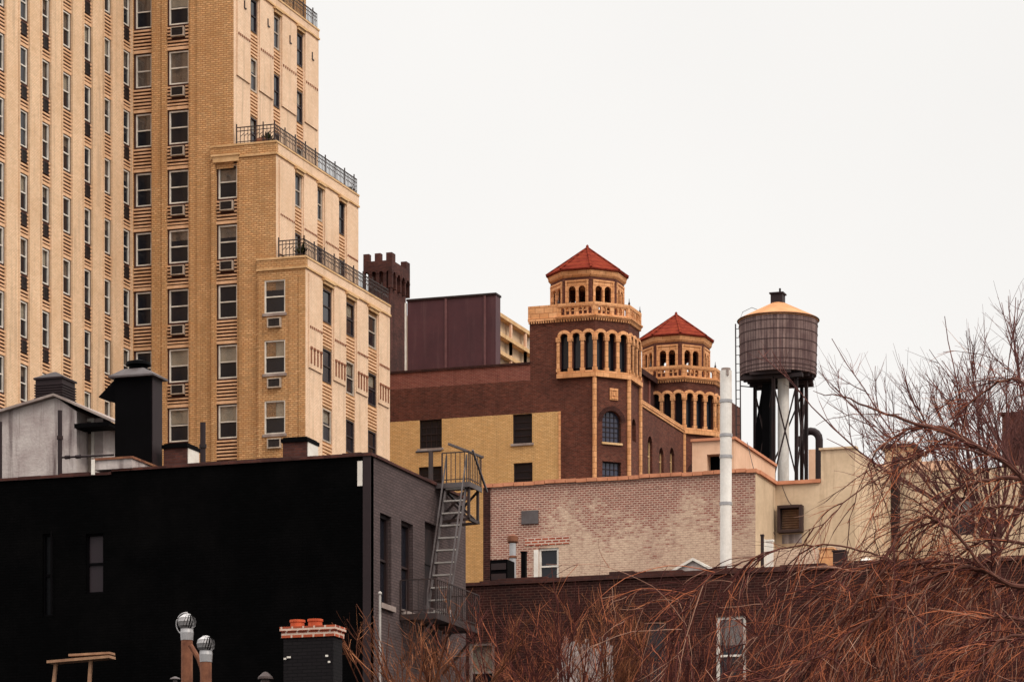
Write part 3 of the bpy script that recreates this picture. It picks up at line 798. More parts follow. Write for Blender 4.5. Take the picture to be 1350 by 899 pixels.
    for k in range(8):
        fr = fb[k]
        q.fbox(fr, -hb, hb, Z['bal0'] + .03, Z['bal1'], -.5, .07)
        q.fbox(fr, -hb - .02, hb + .02, Z['bal1'] - .09, Z['bal1'], .07, .14)
        nd = 14
        for j in range(nd):
            u = -hb + 2 * hb * (j + .5) / nd; q.fbox(fr, u - .035, u + .035, Z['bal0'] - .1, Z['bal0'] + .03, -.1, .05)
        n3 = 3; w_ = hb * 2
        hl = []
        for g_ in (-1, 1):
            for j in range(3):
                u = g_ * hb * .47 + (j - 1) * hb * .26
                hl.append((u - hb * .098, u + hb * .098, Z['bal1'] + .09, Z['rail0'] - .06, True))
        q.wall(fr, -hb, hb, Z['bal1'], Z['rail0'], hl, .16)
        q.wall(fr.off(-.16), -hb, hb, Z['bal1'], Z['rail0'], hl, .001)
        q.fbox(fr, -hb - .02, hb + .02, Z['rail0'], Z['rail1'], -.2, .05)
        q.fbox(fr, hb - .13, hb + .02, Z['bal1'] + .002, Z['rail0'] - .002, -.17, .04)
    # solid stretch over the shoulder
    fr = fb[0]
    q.fbox(fr, ul - fo, -hb - .03, Z['bal1'] + .001, Z['rail1'] - .02, -.25, .02)
    q.fbox(fr, ul - fo, -hb - .03, Z['bal0'] + .03, Z['bal1'] - .01, -.5, .07)
    q.box(cx + ul - fo, cx + ul - fo + .25, y0 + .16, y0 + 3, Z['bal0'] + .04, Z['rail1'] - .03)
    for j in range(12):
        u = ul - fo + (left_w) * (j + .5) / 12; q.fbox(fr, u - .035, u + .035, Z['bal0'] - .1, Z['bal0'] + .03, -.1, .05)
    q.build('balustrade', M['terracotta'], tw)
    q = MB(); q.prism([(cx + (ap_b) / math.cos(math.pi / 8) * math.cos(math.pi / 8 + k * math.pi / 4), cy + ap_b / math.cos(math.pi / 8) * math.sin(math.pi / 8 + k * math.pi / 4)) for k in range(8)], Z['bal0'] - .05, Z['bal1'] - .1)
    q.box(cx + ul, cx - h, y0 + .1, y0 + 3.2, Z['bal0'] - .06, Z['bal1'] - .11)
    q.build('balcony_floor', M['concrete'], tw)
    q = MB()                                                                   # small finials on the parapet corners
    for k in (1, 2, 7): 
        a = fb[k].P(hb, 0, -.05); q.lathe(a, [(.05, Z['rail1']), (.07, Z['rail1'] + .1), (.025, Z['rail1'] + .22), (.012, Z['rail1'] + .4)], 6)
    q.build('finial', M['iron'], tw)
    # open belvedere, a little off the middle of the balcony
    cx = cx - .19
    apd = ap_b * .75; fd = oct_faces(cx, cy, apd); hd = apd * math.tan(math.pi / 8)
    br = MB(); tp = MB()
    zb = Z['bal1'] - .1
    for k in range(8):
        fr = fd[k]; o2 = []
        for g_ in (-1, 1):
            u = g_ * hd * .36; o2.append((u - hd * .27, u + hd * .27, zb + .62, Z['dtop'], True))
        pw = hd * .80
        for f2 in (fr, fr.off(-.28)):
            br.wall(f2, -hd if f2 is fr else -hd + .11, hd if f2 is fr else hd - .11, zb, Z['corn0'], [(-pw, pw, zb + .55, Z['dpan'])], .05 if f2 is fr else .001)
        tp.wall(fr.off(.03), -pw, pw, zb + .552, Z['dpan'], o2, .12)
        br.wall(fr.off(-.09), -pw, pw, zb + .552, Z['dpan'], o2, .2)
        tp.fbox(fr, -pw - .04, pw + .04, Z['dpan'], Z['dpan'] + .1, -.02, .08)
        tp.fbox(fr, -pw - .03, -pw + .05, zb + .553, Z['dpan'], .0, .07); tp.fbox(fr, pw - .05, pw + .03, zb + .553, Z['dpan'], .0, .07)
        tp.fbox(fr, -hd * .06, hd * .06, zb + .62, Z['dtop'] - hd * .24, .03, .08)
    bo = br.build('belvedere', M['brown_brick'], tw)
    tp.build('belvedere_arch', M['terracotta'], tw)
    q = MB(); ap2 = apd + .12
    R = lambda a_: a_ / math.cos(math.pi / 8)
    q.lathe((cx, cy), [(R(apd + .02), Z['corn0']), (R(apd + .12), Z['corn0'] + .12), (R(apd + .13), Z['corn1'] - .12), (R(apd + .18), Z['corn1'])], 8, math.pi / 8)
    q.build('cornice', M['terracotta'], tw)
    q = MB(); re = R(ap_b * .75 + .25)
    q.lathe((cx, cy), [(re - .1, Z['corn1'] + .003), (re, Z['corn1'] + .05), (re, Z['corn1'] + .13), (.05, Z['apex'])], 8, math.pi / 8)
    for k in range(8):                                                         # hip ridges
        a = math.pi / 8 + k * math.pi / 4
        q.bar((cx + re * math.cos(a), cy + re * math.sin(a), Z['corn1'] + .15), (cx, cy, Z['apex'] + .03), .12, .1)
    q.lathe((cx, cy), [(.09, Z['apex'] - .1), (.09, Z['apex'] + .12), (.03, Z['apex'] + .2)], 8)
    q.build('tower_roof', M['roof_tile'], tw)
    return tw
ROOT[bb.name] = Vector(bb.location)
cyT = YB + ap_b
make_tower(cxT, cyT, u737 - u699)
xv = cxT + s_body / 2
Y2 = 0
# the second tower stands further back on the same side: its corner shaft is seen at x = 901 in the photograph
SX = side(xv); Y2 = SX.U(902)
print('tower2 Y', Y2, 'body side', s_body, 'cx', cxT)
make_tower(cxT, Y2 + ap_b, 1.3)
# side wall between the towers
y1_ = YB + .3
z_sw = SX.Z(872, 549.5)
hl = []
for px, a in ((857, .42), (872, .42), (886, .42)):
    u = SX.U(px); hl.append((u - .5, u + .5, SX.Z(px, 626), SX.Z(px, 590 if px != 857 else 575), True))
m = MB(); m.wall(SX, y1_, Y2, 0, z_sw, hl, .25); m.build('side_wall', M['brown_brick'], bb)
for h in hl: window(bb, SX, *h[:4], -.2, 'stone_trim', None, 'dark_glass', fw=.05)
m = MB(); m.fbox(SX, y1_ + 1, Y2 - .1, z_sw, z_sw + .22, -.3, .12); m.fbox(SX, y1_ + 1, Y2 - .1, z_sw - .14, z_sw - .002, 0, .07); m.build('parapet_coping', M['terracotta'], bb)
xb2 = xv - 2.0; SB2 = side(xb2); z_b2 = SB2.Z(862, 501)
m = MB(); m.wall(SB2, YB + 3.5, Y2 + .8, z_sw - .4, z_b2, [], .2); m.quad((xb2 - 1, YB + 4.5, z_b2), (xb2, YB + 4.5, z_b2), (xb2, Y2 + .8, z_b2), (xb2 - 1, Y2 + .8, z_b2))
m.build('upper_storey', M['soot_brick'], bb)
m = MB()
for i in range(9):
    y = YB + 5 + i * 1.6; m.fbox(SB2, y - .14, y + .14, z_sw - .4, z_b2 - .3, 0, .1)
m.build('pilaster', M['red_brick'], bb)
m = MB(); m.fbox(SB2, YB + 3.5, Y2 + .8, z_b2 - .3, z_b2 + .05, -.1, .3); m.build('cornice', M['dark_brick'], bb)
m = MB(); m.quad((xb2, YB, z_sw - .3), (xv, YB, z_sw - .3), (xv, Y2, z_sw - .3), (xb2, Y2, z_sw - .3)); m.build('roof', M['tar_roof'], bb)
m = MB(); m.quad((xv, Y2 + 2 * ap_b, 0), (xv, Y2 + 14, 0), (xv, Y2 + 14, z_sw + 4), (xv, Y2 + 2 * ap_b, z_sw + 4)); m.build('side_wall', M['brown_brick'], bb)

# ------------------------------------------------------------------ castle-like brick tower behind the terraces
YC = 208.0; FC = front(YC)
ct = thing('castle_tower', 'dark brick chimney tower with crenellated top behind the lowest terrace', 'tower', (FC.U(498), YC, 0))
xa, xb = FC.U(480.5), FC.U(514); SC = side(xb); yb = SC.U(535)
zc0, zc1, zc2 = FC.Z(500, 381), FC.Z(500, 358), FC.Z(500, 345)
m = MB(); m.box(xa + .25, xb, YC, yb, 0, zc1); m.build('shaft', M['soot_brick'], ct)
m = MB(); m.box(xa, xb + .22, YC - .22, yb + .2, zc1, zc2)
FCo = FC.off(.22); SCo = side(xb + .22)
for fr, a, b in ((FCo, xa, xb + .22), (SCo, YC - .22, yb + .2)):
    n = 4; bw_ = (b - a) / n
    for i in range(n + 1):
        u = a + bw_ * i; m.fbox(fr, max(a, u - .11), min(b, u + .11), zc0, zc1 - .002, -.26, -.005)
    for i in range(n): m.ring(fr, a + bw_ * (i + .5), zc1 - bw_ * .38, bw_ * .30, bw_ * .46, -.2, .03)
    mer = bw_ * .8
    for u in (a, (a + b) / 2 - mer / 2, b - mer) if fr is FCo else (a + .001, b - mer): 
        m.fbox(fr, u, u + mer, zc2 - .01, zc2 + .5, -.4, -.003)
m.build('battlement', M['soot_brick'], ct)

# ------------------------------------------------------------------ dark panelled enclosure on the roof
YP = 200.0; FP = front(YP)
mp = thing('roof_enclosure', 'dark maroon panelled metal enclosure on the brown brick building roof', 'roof enclosure', (FP.U(595), YP, zroof - .4))
a, b = FP.U(537), FP.U(653.5); zb_, zt_ = zroof - .4, FP.Z(595, 393)
m = MB(); m.box(a, b, YP, YP + .9, zb_, zt_); m.build('panel', M['purple_panel'], mp)
m = MB(); 
for px in (588, 639.5): m.fbox(FP, FP.U(px) - .07, FP.U(px) + .07, zb_, zt_ - .02, 0, .06)
m.build('seam_strip', M['purple_seam'], mp)
m = MB(); m.fbox(FP, a - .05, b + .05, zt_, zt_ + .12, -.95, .08); m.build('top_rail', M['dark_steel'], mp)
m = MB(); m.fbox(FP, a - .16, a - .06, zb_, zt_ - .1, -.1, .05); m.build('corner_post', M['white_paint'], mp)

# ------------------------------------------------------------------ pale terraced building far behind
XG = FP.U(652) - 1.0
YG = 228.0; SG = side(front(YG).U(640))
fg = thing('terraced_building', 'pale far building with sloping rows of terraces behind the maroon enclosure', 'building', (SG.o[0], YG, 0))
zA, zB_, zC_ = SG.Z(655, 418), SG.Z(655, 443), SG.Z(655, 467)
m = MB(); m.box(SG.o[0] - 12, SG.o[0], YG, YG + 26, 0, zA); m.build('wall', M['stucco'], fg)
m = MB()
for z in (zA, zB_, zC_): m.box(SG.o[0] - 1, SG.o[0] + .5, YG, YG + 26.2, z - .12, z + .16)
m.build('terrace_slab', M['stone_trim'], fg)
m = MB()
for z in (zA, zB_): 
    for i in range(8): m.box(SG.o[0] + .3, SG.o[0] + .45, YG + 1 + i * 3.3, YG + 1.3 + i * 3.3, z - 2.4, z - .13)
m.build('terrace_post', M['salmon_stucco'], fg)
m = MB(); m.box(SG.o[0] - .4, SG.o[0] + .55, YG + 9, YG + 13, zA - 1.3, zA - .2); m.build('awning', M['white_paint'], fg)
m = MB(); m.box(SG.o[0] + .002, SG.o[0] + .1, YG + 12, YG + 18, zB_ - 2, zB_ - .4); m.build('window', M['dark_glass'], fg)
# ------------------------------------------------------------------ peeling pink brick building with the stucco wing
YK = 115.0; FK = front(YK)
pk = thing('loft_building', 'low building with peeling pink painted brick wall and beige stucco wing', 'building', (FK.U(820), YK, 0))
k0, k1 = FK.U(637.5), FK.U(996); zk = FK.Z(820, 632.5)
hw = (FK.U(710), FK.U(736.5), FK.Z(723, 770), FK.Z(723, 722))
m = MB(); m.wall(FK, k0, k1, 0, zk, [hw], .18); m.build('peeling_wall', M['peeling_brick'], pk)
window(pk, FK, *hw, -.08, 'white_paint', None, 'dark_glass', fw=.08)
m = MB(); m.fbox(FK, FK.U(704), hw[0], hw[2], FK.Z(723, 724), 0, .03); m.build('window_surround', M['white_paint'], pk)
m = MB(); m.fbox(FK, FK.U(692), FK.U(751), FK.Z(721, 718), FK.Z(721, 707), 0, .02); m.build('brick_lintel', M['chimney_brick'], pk)
m = MB(); m.fbox(FK, FK.U(688), FK.U(710), FK.Z(699, 690.5), FK.Z(699, 673), 0, .06); m.build('vent_cover', M['grey_iron'], pk)
m = MB(); m.fbox(FK, k0, FK.U(646.5), 0, zk - .01, 0, .05); m.build('corner_quoin', M['dark_brick'], pk)
SKx = side(k1); yk2 = SKx.U(1022.5)
m = MB(); m.wall(SKx, YK, yk2, 0, zk, [], .1)
FK2 = front(yk2); k2 = FK2.U(1083); k3 = FK2.U(1127)
lou = (FK2.U(1031), FK2.U(1056), FK2.Z(1043, 699), FK2.Z(1043, 671))
m.wall(FK2, k1, k2 - .02, 0, zk, [lou], .2); zk3 = FK2.Z(1105, 592)
m.wall(FK2, k2 - .02, k3, 0, zk3, [], .2)
m.quad((k3, yk2, 0), (k3, yk2 + 8, 0), (k3, yk2 + 8, zk3), (k3, yk2, zk3)); m.quad((k2 - .02, yk2 + 6, zk - .4), (k2 - .02, yk2, zk - .4), (k2 - .02, yk2, zk3), (k2 - .02, yk2 + 6, zk3))
m.quad((k2 - .02, yk2, zk3), (k3, yk2, zk3), (k3, yk2 + 8, zk3), (k2 - .02, yk2 + 8, zk3))
m.build('stucco_wall', M['stucco'], pk)
m = MB(); m.quad((k0, YK + .1, zk - .35), (k1, YK + .1, zk - .35), (k1, YK + 34, zk - .35), (k0, YK + 34, zk - .35)); m.quad((k1, yk2 + .1, zk - .35), (k2, yk2 + .1, zk - .35), (k2, YK + 34, zk - .35), (k1, YK + 34, zk - .35)); m.build('roof', M['tar_roof'], pk)
m = MB(); m.quad((k0, YK, 0), (k0, YK, zk), (k0, YK + 34, zk), (k0, YK + 34, 0)); m.build('side_wall', M['dark_brick'], pk)
m = MB()                                                                     # clay coping laid in lengths, a little uneven
r = random.Random(4); n = 26
for i in range(n):
    a, b = k0 + (k1 + .08 - k0) * i / n, k0 + (k1 + .08 - k0) * (i + 1) / n; j = r.uniform(-.015, .02)
    m.fbox(FK, a, b - .02, zk + j, zk + .13 + j, -.34, .09)
m.box(k1 - .26, k1 + .09, YK + .345, yk2 - .09, zk, zk + .13); m.fbox(FK2, k1 + .0, k2 - .03, zk + .002, zk + .128, -.34, .09)
m.build('coping', M['coping'], pk)
m = MB(); m.fbox(FK2, k2 - .08, k3 + .06, zk3, zk3 + .07, -.3, .07); m.build('coping', M['stucco'], pk)
# louvred air intake with a projecting hood frame
m = MB(); a, b, c, d_ = lou; f = .1
m.fbox(FK2, a - f, a, c - f, d_ + f, -.05, .32); m.fbox(FK2, b, b + f, c - f, d_ + f, -.05, .32); m.fbox(FK2, a, b, d_, d_ + f, -.05, .36); m.fbox(FK2, a, b, c - f, c, -.05, .3)
lo = m.build('louvre', M['louvre_frame'], pk)
m = MB(); m.fbox(FK2, a, b, c, d_, -.1, -.05)
for i in range(9): z = c + (d_ - c) * (i + .5) / 9; m.fbox(FK2, a, b, z - .02, z + .01, -.05, .02)
m.build('louvre_blade', M['board_wood'], lo)
m = MB(); m.fbox(FK2, FK2.U(1031), FK2.U(1057), FK2.Z(1043, 716), FK2.Z(1043, 704), 0, .012); m.build('paint_patch', M['old_white'], pk)
# white door at the foot of the stucco return
hx = MB(); hx.fbox(SKx, SKx.U(1004), SKx.U(1013), 0 + 13, SKx.Z(1008, 712), 0, .08); hx.build('door', M['white_paint'], pk)

# salmon penthouse on its roof
YS = 121.5; FS = front(YS)
ph = thing('penthouse', 'salmon stucco rooftop penthouse with a dark opening, behind the white flue pipe', 'penthouse', (FS.U(940), YS, zk - .35))
s0, s1 = FS.U(912.5), FS.U(968); zs = FS.Z(940, 581)
SS = side(s1); ys2 = SS.U(1022)
op = (FS.U(932), FS.U(968) - .35, zk - .3, FS.Z(950, 598))
m = MB(); m.wall(FS, s0, s1, zk - .35, zs, [op], .5); m.wall(SS, YS, ys2, zk - .35, zs, [], .1)
m.quad((s0, ys2, zk), (s1, ys2, zk), (s1, ys2, zs), (s0, ys2, zs)); m.quad((s0, YS, zk - .3), (s0, YS, zs), (s0, ys2, zs), (s0, ys2, zk - .3)); m.quad((s0, YS, zs), (s1, YS, zs), (s1, ys2, zs), (s0, ys2, zs))
m.build('wall', M['salmon_stucco'], ph)
m = MB(); m.fbox(FS, op[0], op[1], op[2], op[3], -.55, -.5); m.build('door', M['black_metal'], ph)
m = MB(); m.fbox(FS, s0 - .04, s1 + .08, zs, zs + .1, -.35, .08); m.box(s1 - .25, s1 + .08, YS + .355, ys2, zs + .001, zs + .1); m.build('coping', M['coping'], ph)

# ------------------------------------------------------------------ water tank on steel legs
YW = 140.0; pc = onY(1026, 640, YW); xc = pc.x; FW = front(YW)
zW = lambda py: onY(1026, py, YW).z
base = Vector((xc, YW, zk - .35))
wt = thing('water_tank', 'round wooden rooftop water tank with tan conical lid on dark steel legs', 'water tank', base)
Rw = (FW.U(1079) - FW.U(973)) / 2 * .955
zb0, zt0, zax = zW(496.5), zW(424), zW(400.5)
m = MB(); m.lathe((xc, YW), [(Rw * .965, zb0), (Rw, zt0)], 64); m.build('tank', M['tank_wood'], wt, smooth=False)
m = MB()
for i, f in enumerate((.05, .12, .21, .38, .56, .74, .90)):
    z = zb0 + (zt0 - zb0) * f; rr = Rw * (.965 + .035 * f) + .002; m.lathe((xc, YW), [(rr, z - .016), (rr + .014, z - .014), (rr + .014, z + .014), (rr, z + .016)], 64, cap=False)
m.build('hoop', M['hoop_steel'], wt)
m = MB(); m.lathe((xc, YW), [(Rw * 1.01, zt0 - .03), (Rw * 1.03, zt0 + .03), (Rw * 1.03, zt0 + .06), (.32, zax + .0), (.0, zax + .12)], 48); m.build('conical_lid', M['tank_roof'], wt)
m = MB(); m.lathe((xc, YW), [(Rw * 1.025, zt0 + .0), (Rw * 1.045, zt0 + .01), (Rw * 1.045, zt0 + .035), (Rw * 1.02, zt0 + .045)], 48, cap=False); m.build('rim_band', M['dark_steel'], wt)
m = MB(); hx_ = xc + .02; m.box(hx_ - .29, hx_ + .22, YW - .25, YW + .25, zax - .12, zax + .38); m.box(hx_ - .34, hx_ + .27, YW - .3, YW + .3, zax + .38, zax + .44); m.bar((hx_ + .08, YW - .1, zax + .4), (hx_ + .08, YW - .1, zax + .62), .07); m.build('hatch', M['maroon_metal'], wt)
# timber and steel grillage
m = MB()
for i in range(-3, 4): m.box(xc - math.sqrt(max(.1, Rw * Rw - (i * .45) ** 2)) * .9, xc + math.sqrt(max(.1, Rw * Rw - (i * .45) ** 2)) * .9, YW + i * .45 - .08, YW + i * .45 + .08, zb0 - .14, zb0 - .005)
m.build('joist', M['dark_steel'], wt)
zl0 = zb0 - .14
legs = [(-1.25, -1.0), (.15 - .85, -1.25), (.25, -1.25), (1.2, -1.0), (-1.25, 1.0), (.8, 1.1), (1.45, .7)]
legs = [(onY(px, 600, YW + dy).x - xc, dy) for px, dy in ((995.5, .3), (1020, -1.2), (1050, -1.0), (1063, .1), (1057, 1.2), (1006, 1.25))]
m = MB()
for i in (0, 1, 2, 3): pass
m.box(xc - Rw * .8, xc + Rw * .8, YW - 1.22, YW - 1.0, zl0 - .15, zl0 - .002); m.box(xc - Rw * .8, xc + Rw * .84, YW + .3, YW + .5, zl0 - .152, zl0 - .004); m.box(xc - Rw * .75, xc + Rw * .75, YW + 1.0, YW + 1.2, zl0 - .15, zl0 - .004)
m.build('beam', M['dark_steel'], wt)
zb1 = zk - .35
for lx, ly in legs:
    m = MB(); x, y = xc + lx, YW + ly
    m.box(x - .065, x + .065, y - .02, y + .02, zb1, zl0 - .1); m.box(x - .065, x - .035, y - .08, y + .08, zb1, zl0 - .101); m.box(x + .035, x + .065, y - .08, y + .08, zb1, zl0 - .102)
    m.box(x - .2, x + .2, y - .2, y + .2, zb1, zb1 + .05); m.build('leg', M['dark_steel'], wt)
m = MB()
def leg_pt(i, f): return (xc + legs[i][0], YW + legs[i][1], zb1 + (zl0 - zb1) * f)
for a, fa, b, fb_ in ((1, .02, 2, .47), (1, .47, 2, .02), (1, .50, 2, .95), (1, .95, 2, .50), (2, .5, 3, .95), (2, .95, 3, .5), (2, .02, 3, .47), (2, .47, 3, .02), (0, .5, 1, .95), (0, .95, 1, .5), (0, .48, 1, .05), (0, .05, 1, .48),
                      (1, .48, 2, .48), (2, .48, 3, .48), (0, .5, 1, .5), (3, .49, 4, .49), (4, .02, 3, .47), (4, .5, 3, .93), (5, .48, 4, .48), (5, .5, 4, .95)):
    m.bar(leg_pt(a, fa), leg_pt(b, fb_), .055)
m.build('brace', M['dark_steel'], wt)
m = MB(); x = onY(1032, 600, YW - .3).x; m.tube([(x, YW - .2, zb1), (x, YW - .2, zb0)], .24, 20); m.build('riser_pipe', M['white_pipe'], wt, smooth=False)
m = MB(); x = onY(1011, 600, YW - .5).x; m.hexa([(x - .1, YW - .9, zb1), (x + .22, YW - .9, zb1), (x + .22, YW - .5, zb1), (x - .1, YW - .5, zb1), (x - .1, YW - .9, zl0 - .3), (x + .22, YW - .9, zl0 - .3), (x + .22, YW - .5, zl0 - .3), (x - .1, YW - .5, zl0 - .3)])
x2 = onY(1006, 560, YW).x
m.hexa([(x2 - .42, YW - .1, zb1), (x2 + .34, YW - .1, zb1), (x2 + .34, YW + .4, zb1), (x2 - .42, YW + .4, zb1), (x2 - .3, YW - .1, zW(560)), (x2 + .3, YW - .1, zW(560)), (x2 + .3, YW + .4, zW(560)), (x2 - .3, YW + .4, zW(560))])
m.hexa([(x2 - .3, YW - .1, zW(560)), (x2 + .3, YW - .1, zW(560)), (x2 + .3, YW + .4, zW(560)), (x2 - .3, YW + .4, zW(560)), (x2 - .05, YW - .1, zW(515)), (x2 + .3, YW - .1, zW(515)), (x2 + .3, YW + .4, zW(515)), (x2 - .05, YW + .4, zW(515))])
m.build('pipe_casing', M['black_metal'], wt)
m = MB(); xl_ = onY(971.5, 500, YW).x; xr_ = onY(976, 500, YW).x
m.bar((xl_ + .02, YW, zb1), (xl_ - .06, YW, zW(423)), .045); m.bar((xr_ + .06, YW, zb1), (xr_ - .02, YW, zW(418)), .045)
nr = 30
for i in range(nr): 
    f = (i + .5) / nr; z = zb1 + (zW(424) - zb1) * f; m.bar((xl_ + .02 - .08 * f, YW, z), (xr_ + .06 - .08 * f, YW, z), .025)
for z in (zb0 + .3, zt0 - .4): m.bar((xr_, YW, z), (xr_ + .25, YW, z), .03)
m.bar((xr_, YW, zl0 - .15), (xc - 1, YW + .6, zl0 - .15), .04)
m.tube([(xr_ - .02, YW, zW(418)), (xr_ + .1, YW, zW(408)), (xr_ + .5, YW, zW(403)), (xr_ + .95, YW, zW(409))], .012, 5)
m.build('ladder', M['iron'], wt)

# gooseneck vent beside the tank
gx = onY(1080, 600, 146); z1_ = onY(1080, 566, 146).z
gn = MB(); gn.origin = Vector((gx.x, 146, zk - .35))
P_ = [(gx.x, 146, zk - .35), (gx.x, 146, z1_ - .45)] + [(gx.x - .4 + .4 * math.cos(a), 146, z1_ - .45 + .4 * math.sin(a)) for a in [math.pi * i / 8 for i in range(1, 8)]] + [(gx.x - .8, 146, z1_ - .45), (gx.x - .8, 146, z1_ - .7)]
gn.tube(P_, .17, 12); tag(gn.build('gooseneck_vent', M['maroon_metal'], smooth=False), 'dark gooseneck vent pipe right of the water tank legs', 'vent')
sw = MB(); wl, wr_ = onY(1066, 600, 148).x, onY(1083, 600, 148).x; sw.box(wl, wr_, 148, 148.3, zk - .35, onY(1075, 592, 148).z); sw.origin = Vector(((wl + wr_) / 2, 148, zk - .35))
tag(sw.build('roof_wall', M['salmon_stucco']), 'short salmon stucco roof wall seen between the tank legs', 'wall')

# ------------------------------------------------------------------ low dark brick building in front
YD = 97.0; FD = front(YD)
db = thing('rear_building', 'low dark brick building with white framed windows half hidden by bare shrubs', 'building', (FD.U(900), YD, 0))
d0, d1 = FD.U(540), FD.U(1640)
zd = FD.Z(800, 764)
hs = [(FD.U(944), FD.U(983.5), FD.Z(963, 915), FD.Z(963, 812)), (FD.U(848), FD.U(878), FD.Z(860, 915), FD.Z(860, 818)), (FD.U(618), FD.U(652), FD.Z(640, 925), FD.Z(640, 846)), (FD.U(1190), FD.U(1226), FD.Z(1205, 915), FD.Z(1205, 800))]
m = MB(); m.wall(FD, d0, d1, 0, zd, hs, .2); m.quad((d1, YD, 0), (d1, YK, 0), (d1, YK, zd), (d1, YD, zd)); m.build('wall', M['dark_brick'], db)
for i, h in enumerate(hs[:2]): window(db, FD, *h, -.08, 'white_paint' if i == 0 else 'iron', .35 if i == 0 else None, 'glass', fw=.09, shade_mat='curtain')
window(db, FD, *hs[2], -.08, 'concrete', .5, 'glass', fw=.09); window(db, FD, *hs[3], -.08, 'iron', None, 'dark_glass')
m = MB()                                                                     # worn parapet edge of tar and loose brick, uneven
r = random.Random(9); x = d0
while x < d1:
    wdt = r.uniform(.5, 1.6); hgt = r.choice([.12, .16, .1, .2]) + r.uniform(-.03, .03)
    m.fbox(FD, x, min(x + wdt, d1), zd, zd + hgt, -.35, .05 + r.uniform(0, .02)); x += wdt + .003
m.build('parapet', M['soot_brick'], db)
m = MB(); m.quad((d0, YD + .1, zd - .3), (d1, YD + .1, zd - .3), (d1, YK - .05, zd - .3), (d0, YK - .05, zd - .3)); m.build('roof', M['tar_roof'], db)
zrd = zd - .3
# things on its roof
def at(px, py, Y): return onY(px, py, Y)
pp = at(957, 600, 112.0); zz = lambda py, Y, px=957: onY(px, py, Y).z
fp = thing('flue_pipe', 'tall white flue pipe with band clamps in front of the peeling pink wall', 'flue pipe', (pp.x, 112, zrd))
rp = (front(112).U(964.5) - front(112).U(949.5)) / 2
m = MB(); m.tube([(pp.x, 112, zrd), (pp.x, 112, zz(489, 112))], rp, 20); m.build('pipe', M['white_pipe'], fp)
for py in (529, 574, 602, 664): m = MB(); m.lathe((pp.x, 112), [(rp, zz(py, 112) - .05), (rp + .02, zz(py, 112) - .05), (rp + .02, zz(py, 112) + .05), (rp, zz(py, 112) + .05)], 20, cap=False); m.build('band_clamp', M['galvanised'], fp)
m = MB(); m.fbox(front(112 - rp - .01), pp.x + rp * .35, pp.x + rp * .7, zz(496, 112), zz(487, 112), -.08, 0); m.tube([(pp.x, 112, zz(489, 112)), (pp.x, 112, zz(485.5, 112))], rp * .8, 16); m.build('cap', M['concrete'], fp)
# white gabled skylight
a, b = at(878, 757, 108), at(947, 757, 108); zg1 = zz(738.5, 108, 914); zg0 = zz(757, 108, 914)
sk = thing('skylight', 'small white gabled skylight on the low roof at the foot of the pink wall', 'skylight', ((a.x + b.x) / 2, 108, zrd))
mx_ = (a.x + b.x) / 2 + .05
m = MB(); m.quad((a.x, 108, zrd), (b.x, 108, zrd), (b.x, 108, zg0), (a.x, 108, zg0)); m.poly([(a.x, 108, zg0), (b.x, 108, zg0), (mx_, 108, zg1)]); m.build('gable', M['old_white'], sk)
m = MB()
for p, q in (((a.x - .1, zg0 - .03), (mx_, zg1 + .04)), ((mx_, zg1 + .04), (b.x + .1, zg0 - .03))):
    m.hexa([(p[0], 107.9, p[1] - .05), (q[0], 107.9, q[1] - .05), (q[0], 110.5, q[1] - .05), (p[0], 110.5, p[1] - .05), (p[0], 107.9, p[1] + .04), (q[0], 107.9, q[1] + .04), (q[0], 110.5, q[1] + .04), (p[0], 110.5, p[1] + .04)])
m.build('roof', M['white_paint'], sk)
# condenser boxes, vent pipe, post
a, b = at(646, 750, 103), at(669, 750, 103)
ac = thing('condenser', 'black rooftop condenser of two stacked units by the corner of the pink wall', 'air conditioner', ((a.x + b.x) / 2, 103, zrd))
m = MB(); zc0_, zc1_ = zz(756, 103, 657), zz(737.5, 103, 657); h_ = (zc1_ - zrd) 
m.box(a.x, b.x, 103, 103.7, zrd, zc1_); cb_ = m.build('casing', M['black_metal'], ac)
m = MB()
for zz_ in (zc1_ - .22, zc1_ - .55): m.fbox(front(103), a.x + .05, b.x - .05, zz_ - .1, zz_ + .1, 0, .03)
m.build('fan_grille', M['dark_steel'], ac)
vp = at(676, 730, 104)
v_ = thing('vent_pipe', 'pale grey vent pipe with rusty cap left of the small white window', 'vent pipe', (vp.x, 104, zrd))
m = MB(); m.tube([(vp.x, 104, zrd), (vp.x, 104, zz(716, 104, 676))], .11, 12); m.build('pipe', M['galvanised'], v_)
m = MB(); m.lathe((vp.x, 104), [(.12, zz(716, 104, 676)), (.18, zz(714, 104, 676)), (.18, zz(707, 104, 676)), (.06, zz(704, 104, 676))], 12); m.lathe((vp.x, 104), [(.111, zz(736, 104, 676)), (.14, zz(735.5, 104, 676)), (.14, zz(733, 104, 676)), (.111, zz(732.5, 104, 676))], 12, cap=False); m.build('cap', M['rusty'], v_)
q = at(689.5, 740, 105); m = MB(); m.origin = Vector((q.x, 105, zrd)); m.box(q.x - .07, q.x + .07, 105, 105.2, zrd, zz(728, 105, 690)); m.box(q.x - .09, q.x + .09, 104.98, 105.22, zz(728, 105, 690), zz(726.5, 105, 690)); tag(m.build('roof_post', M['black_metal']), 'short black post between the grey vent pipe and white window', 'post')
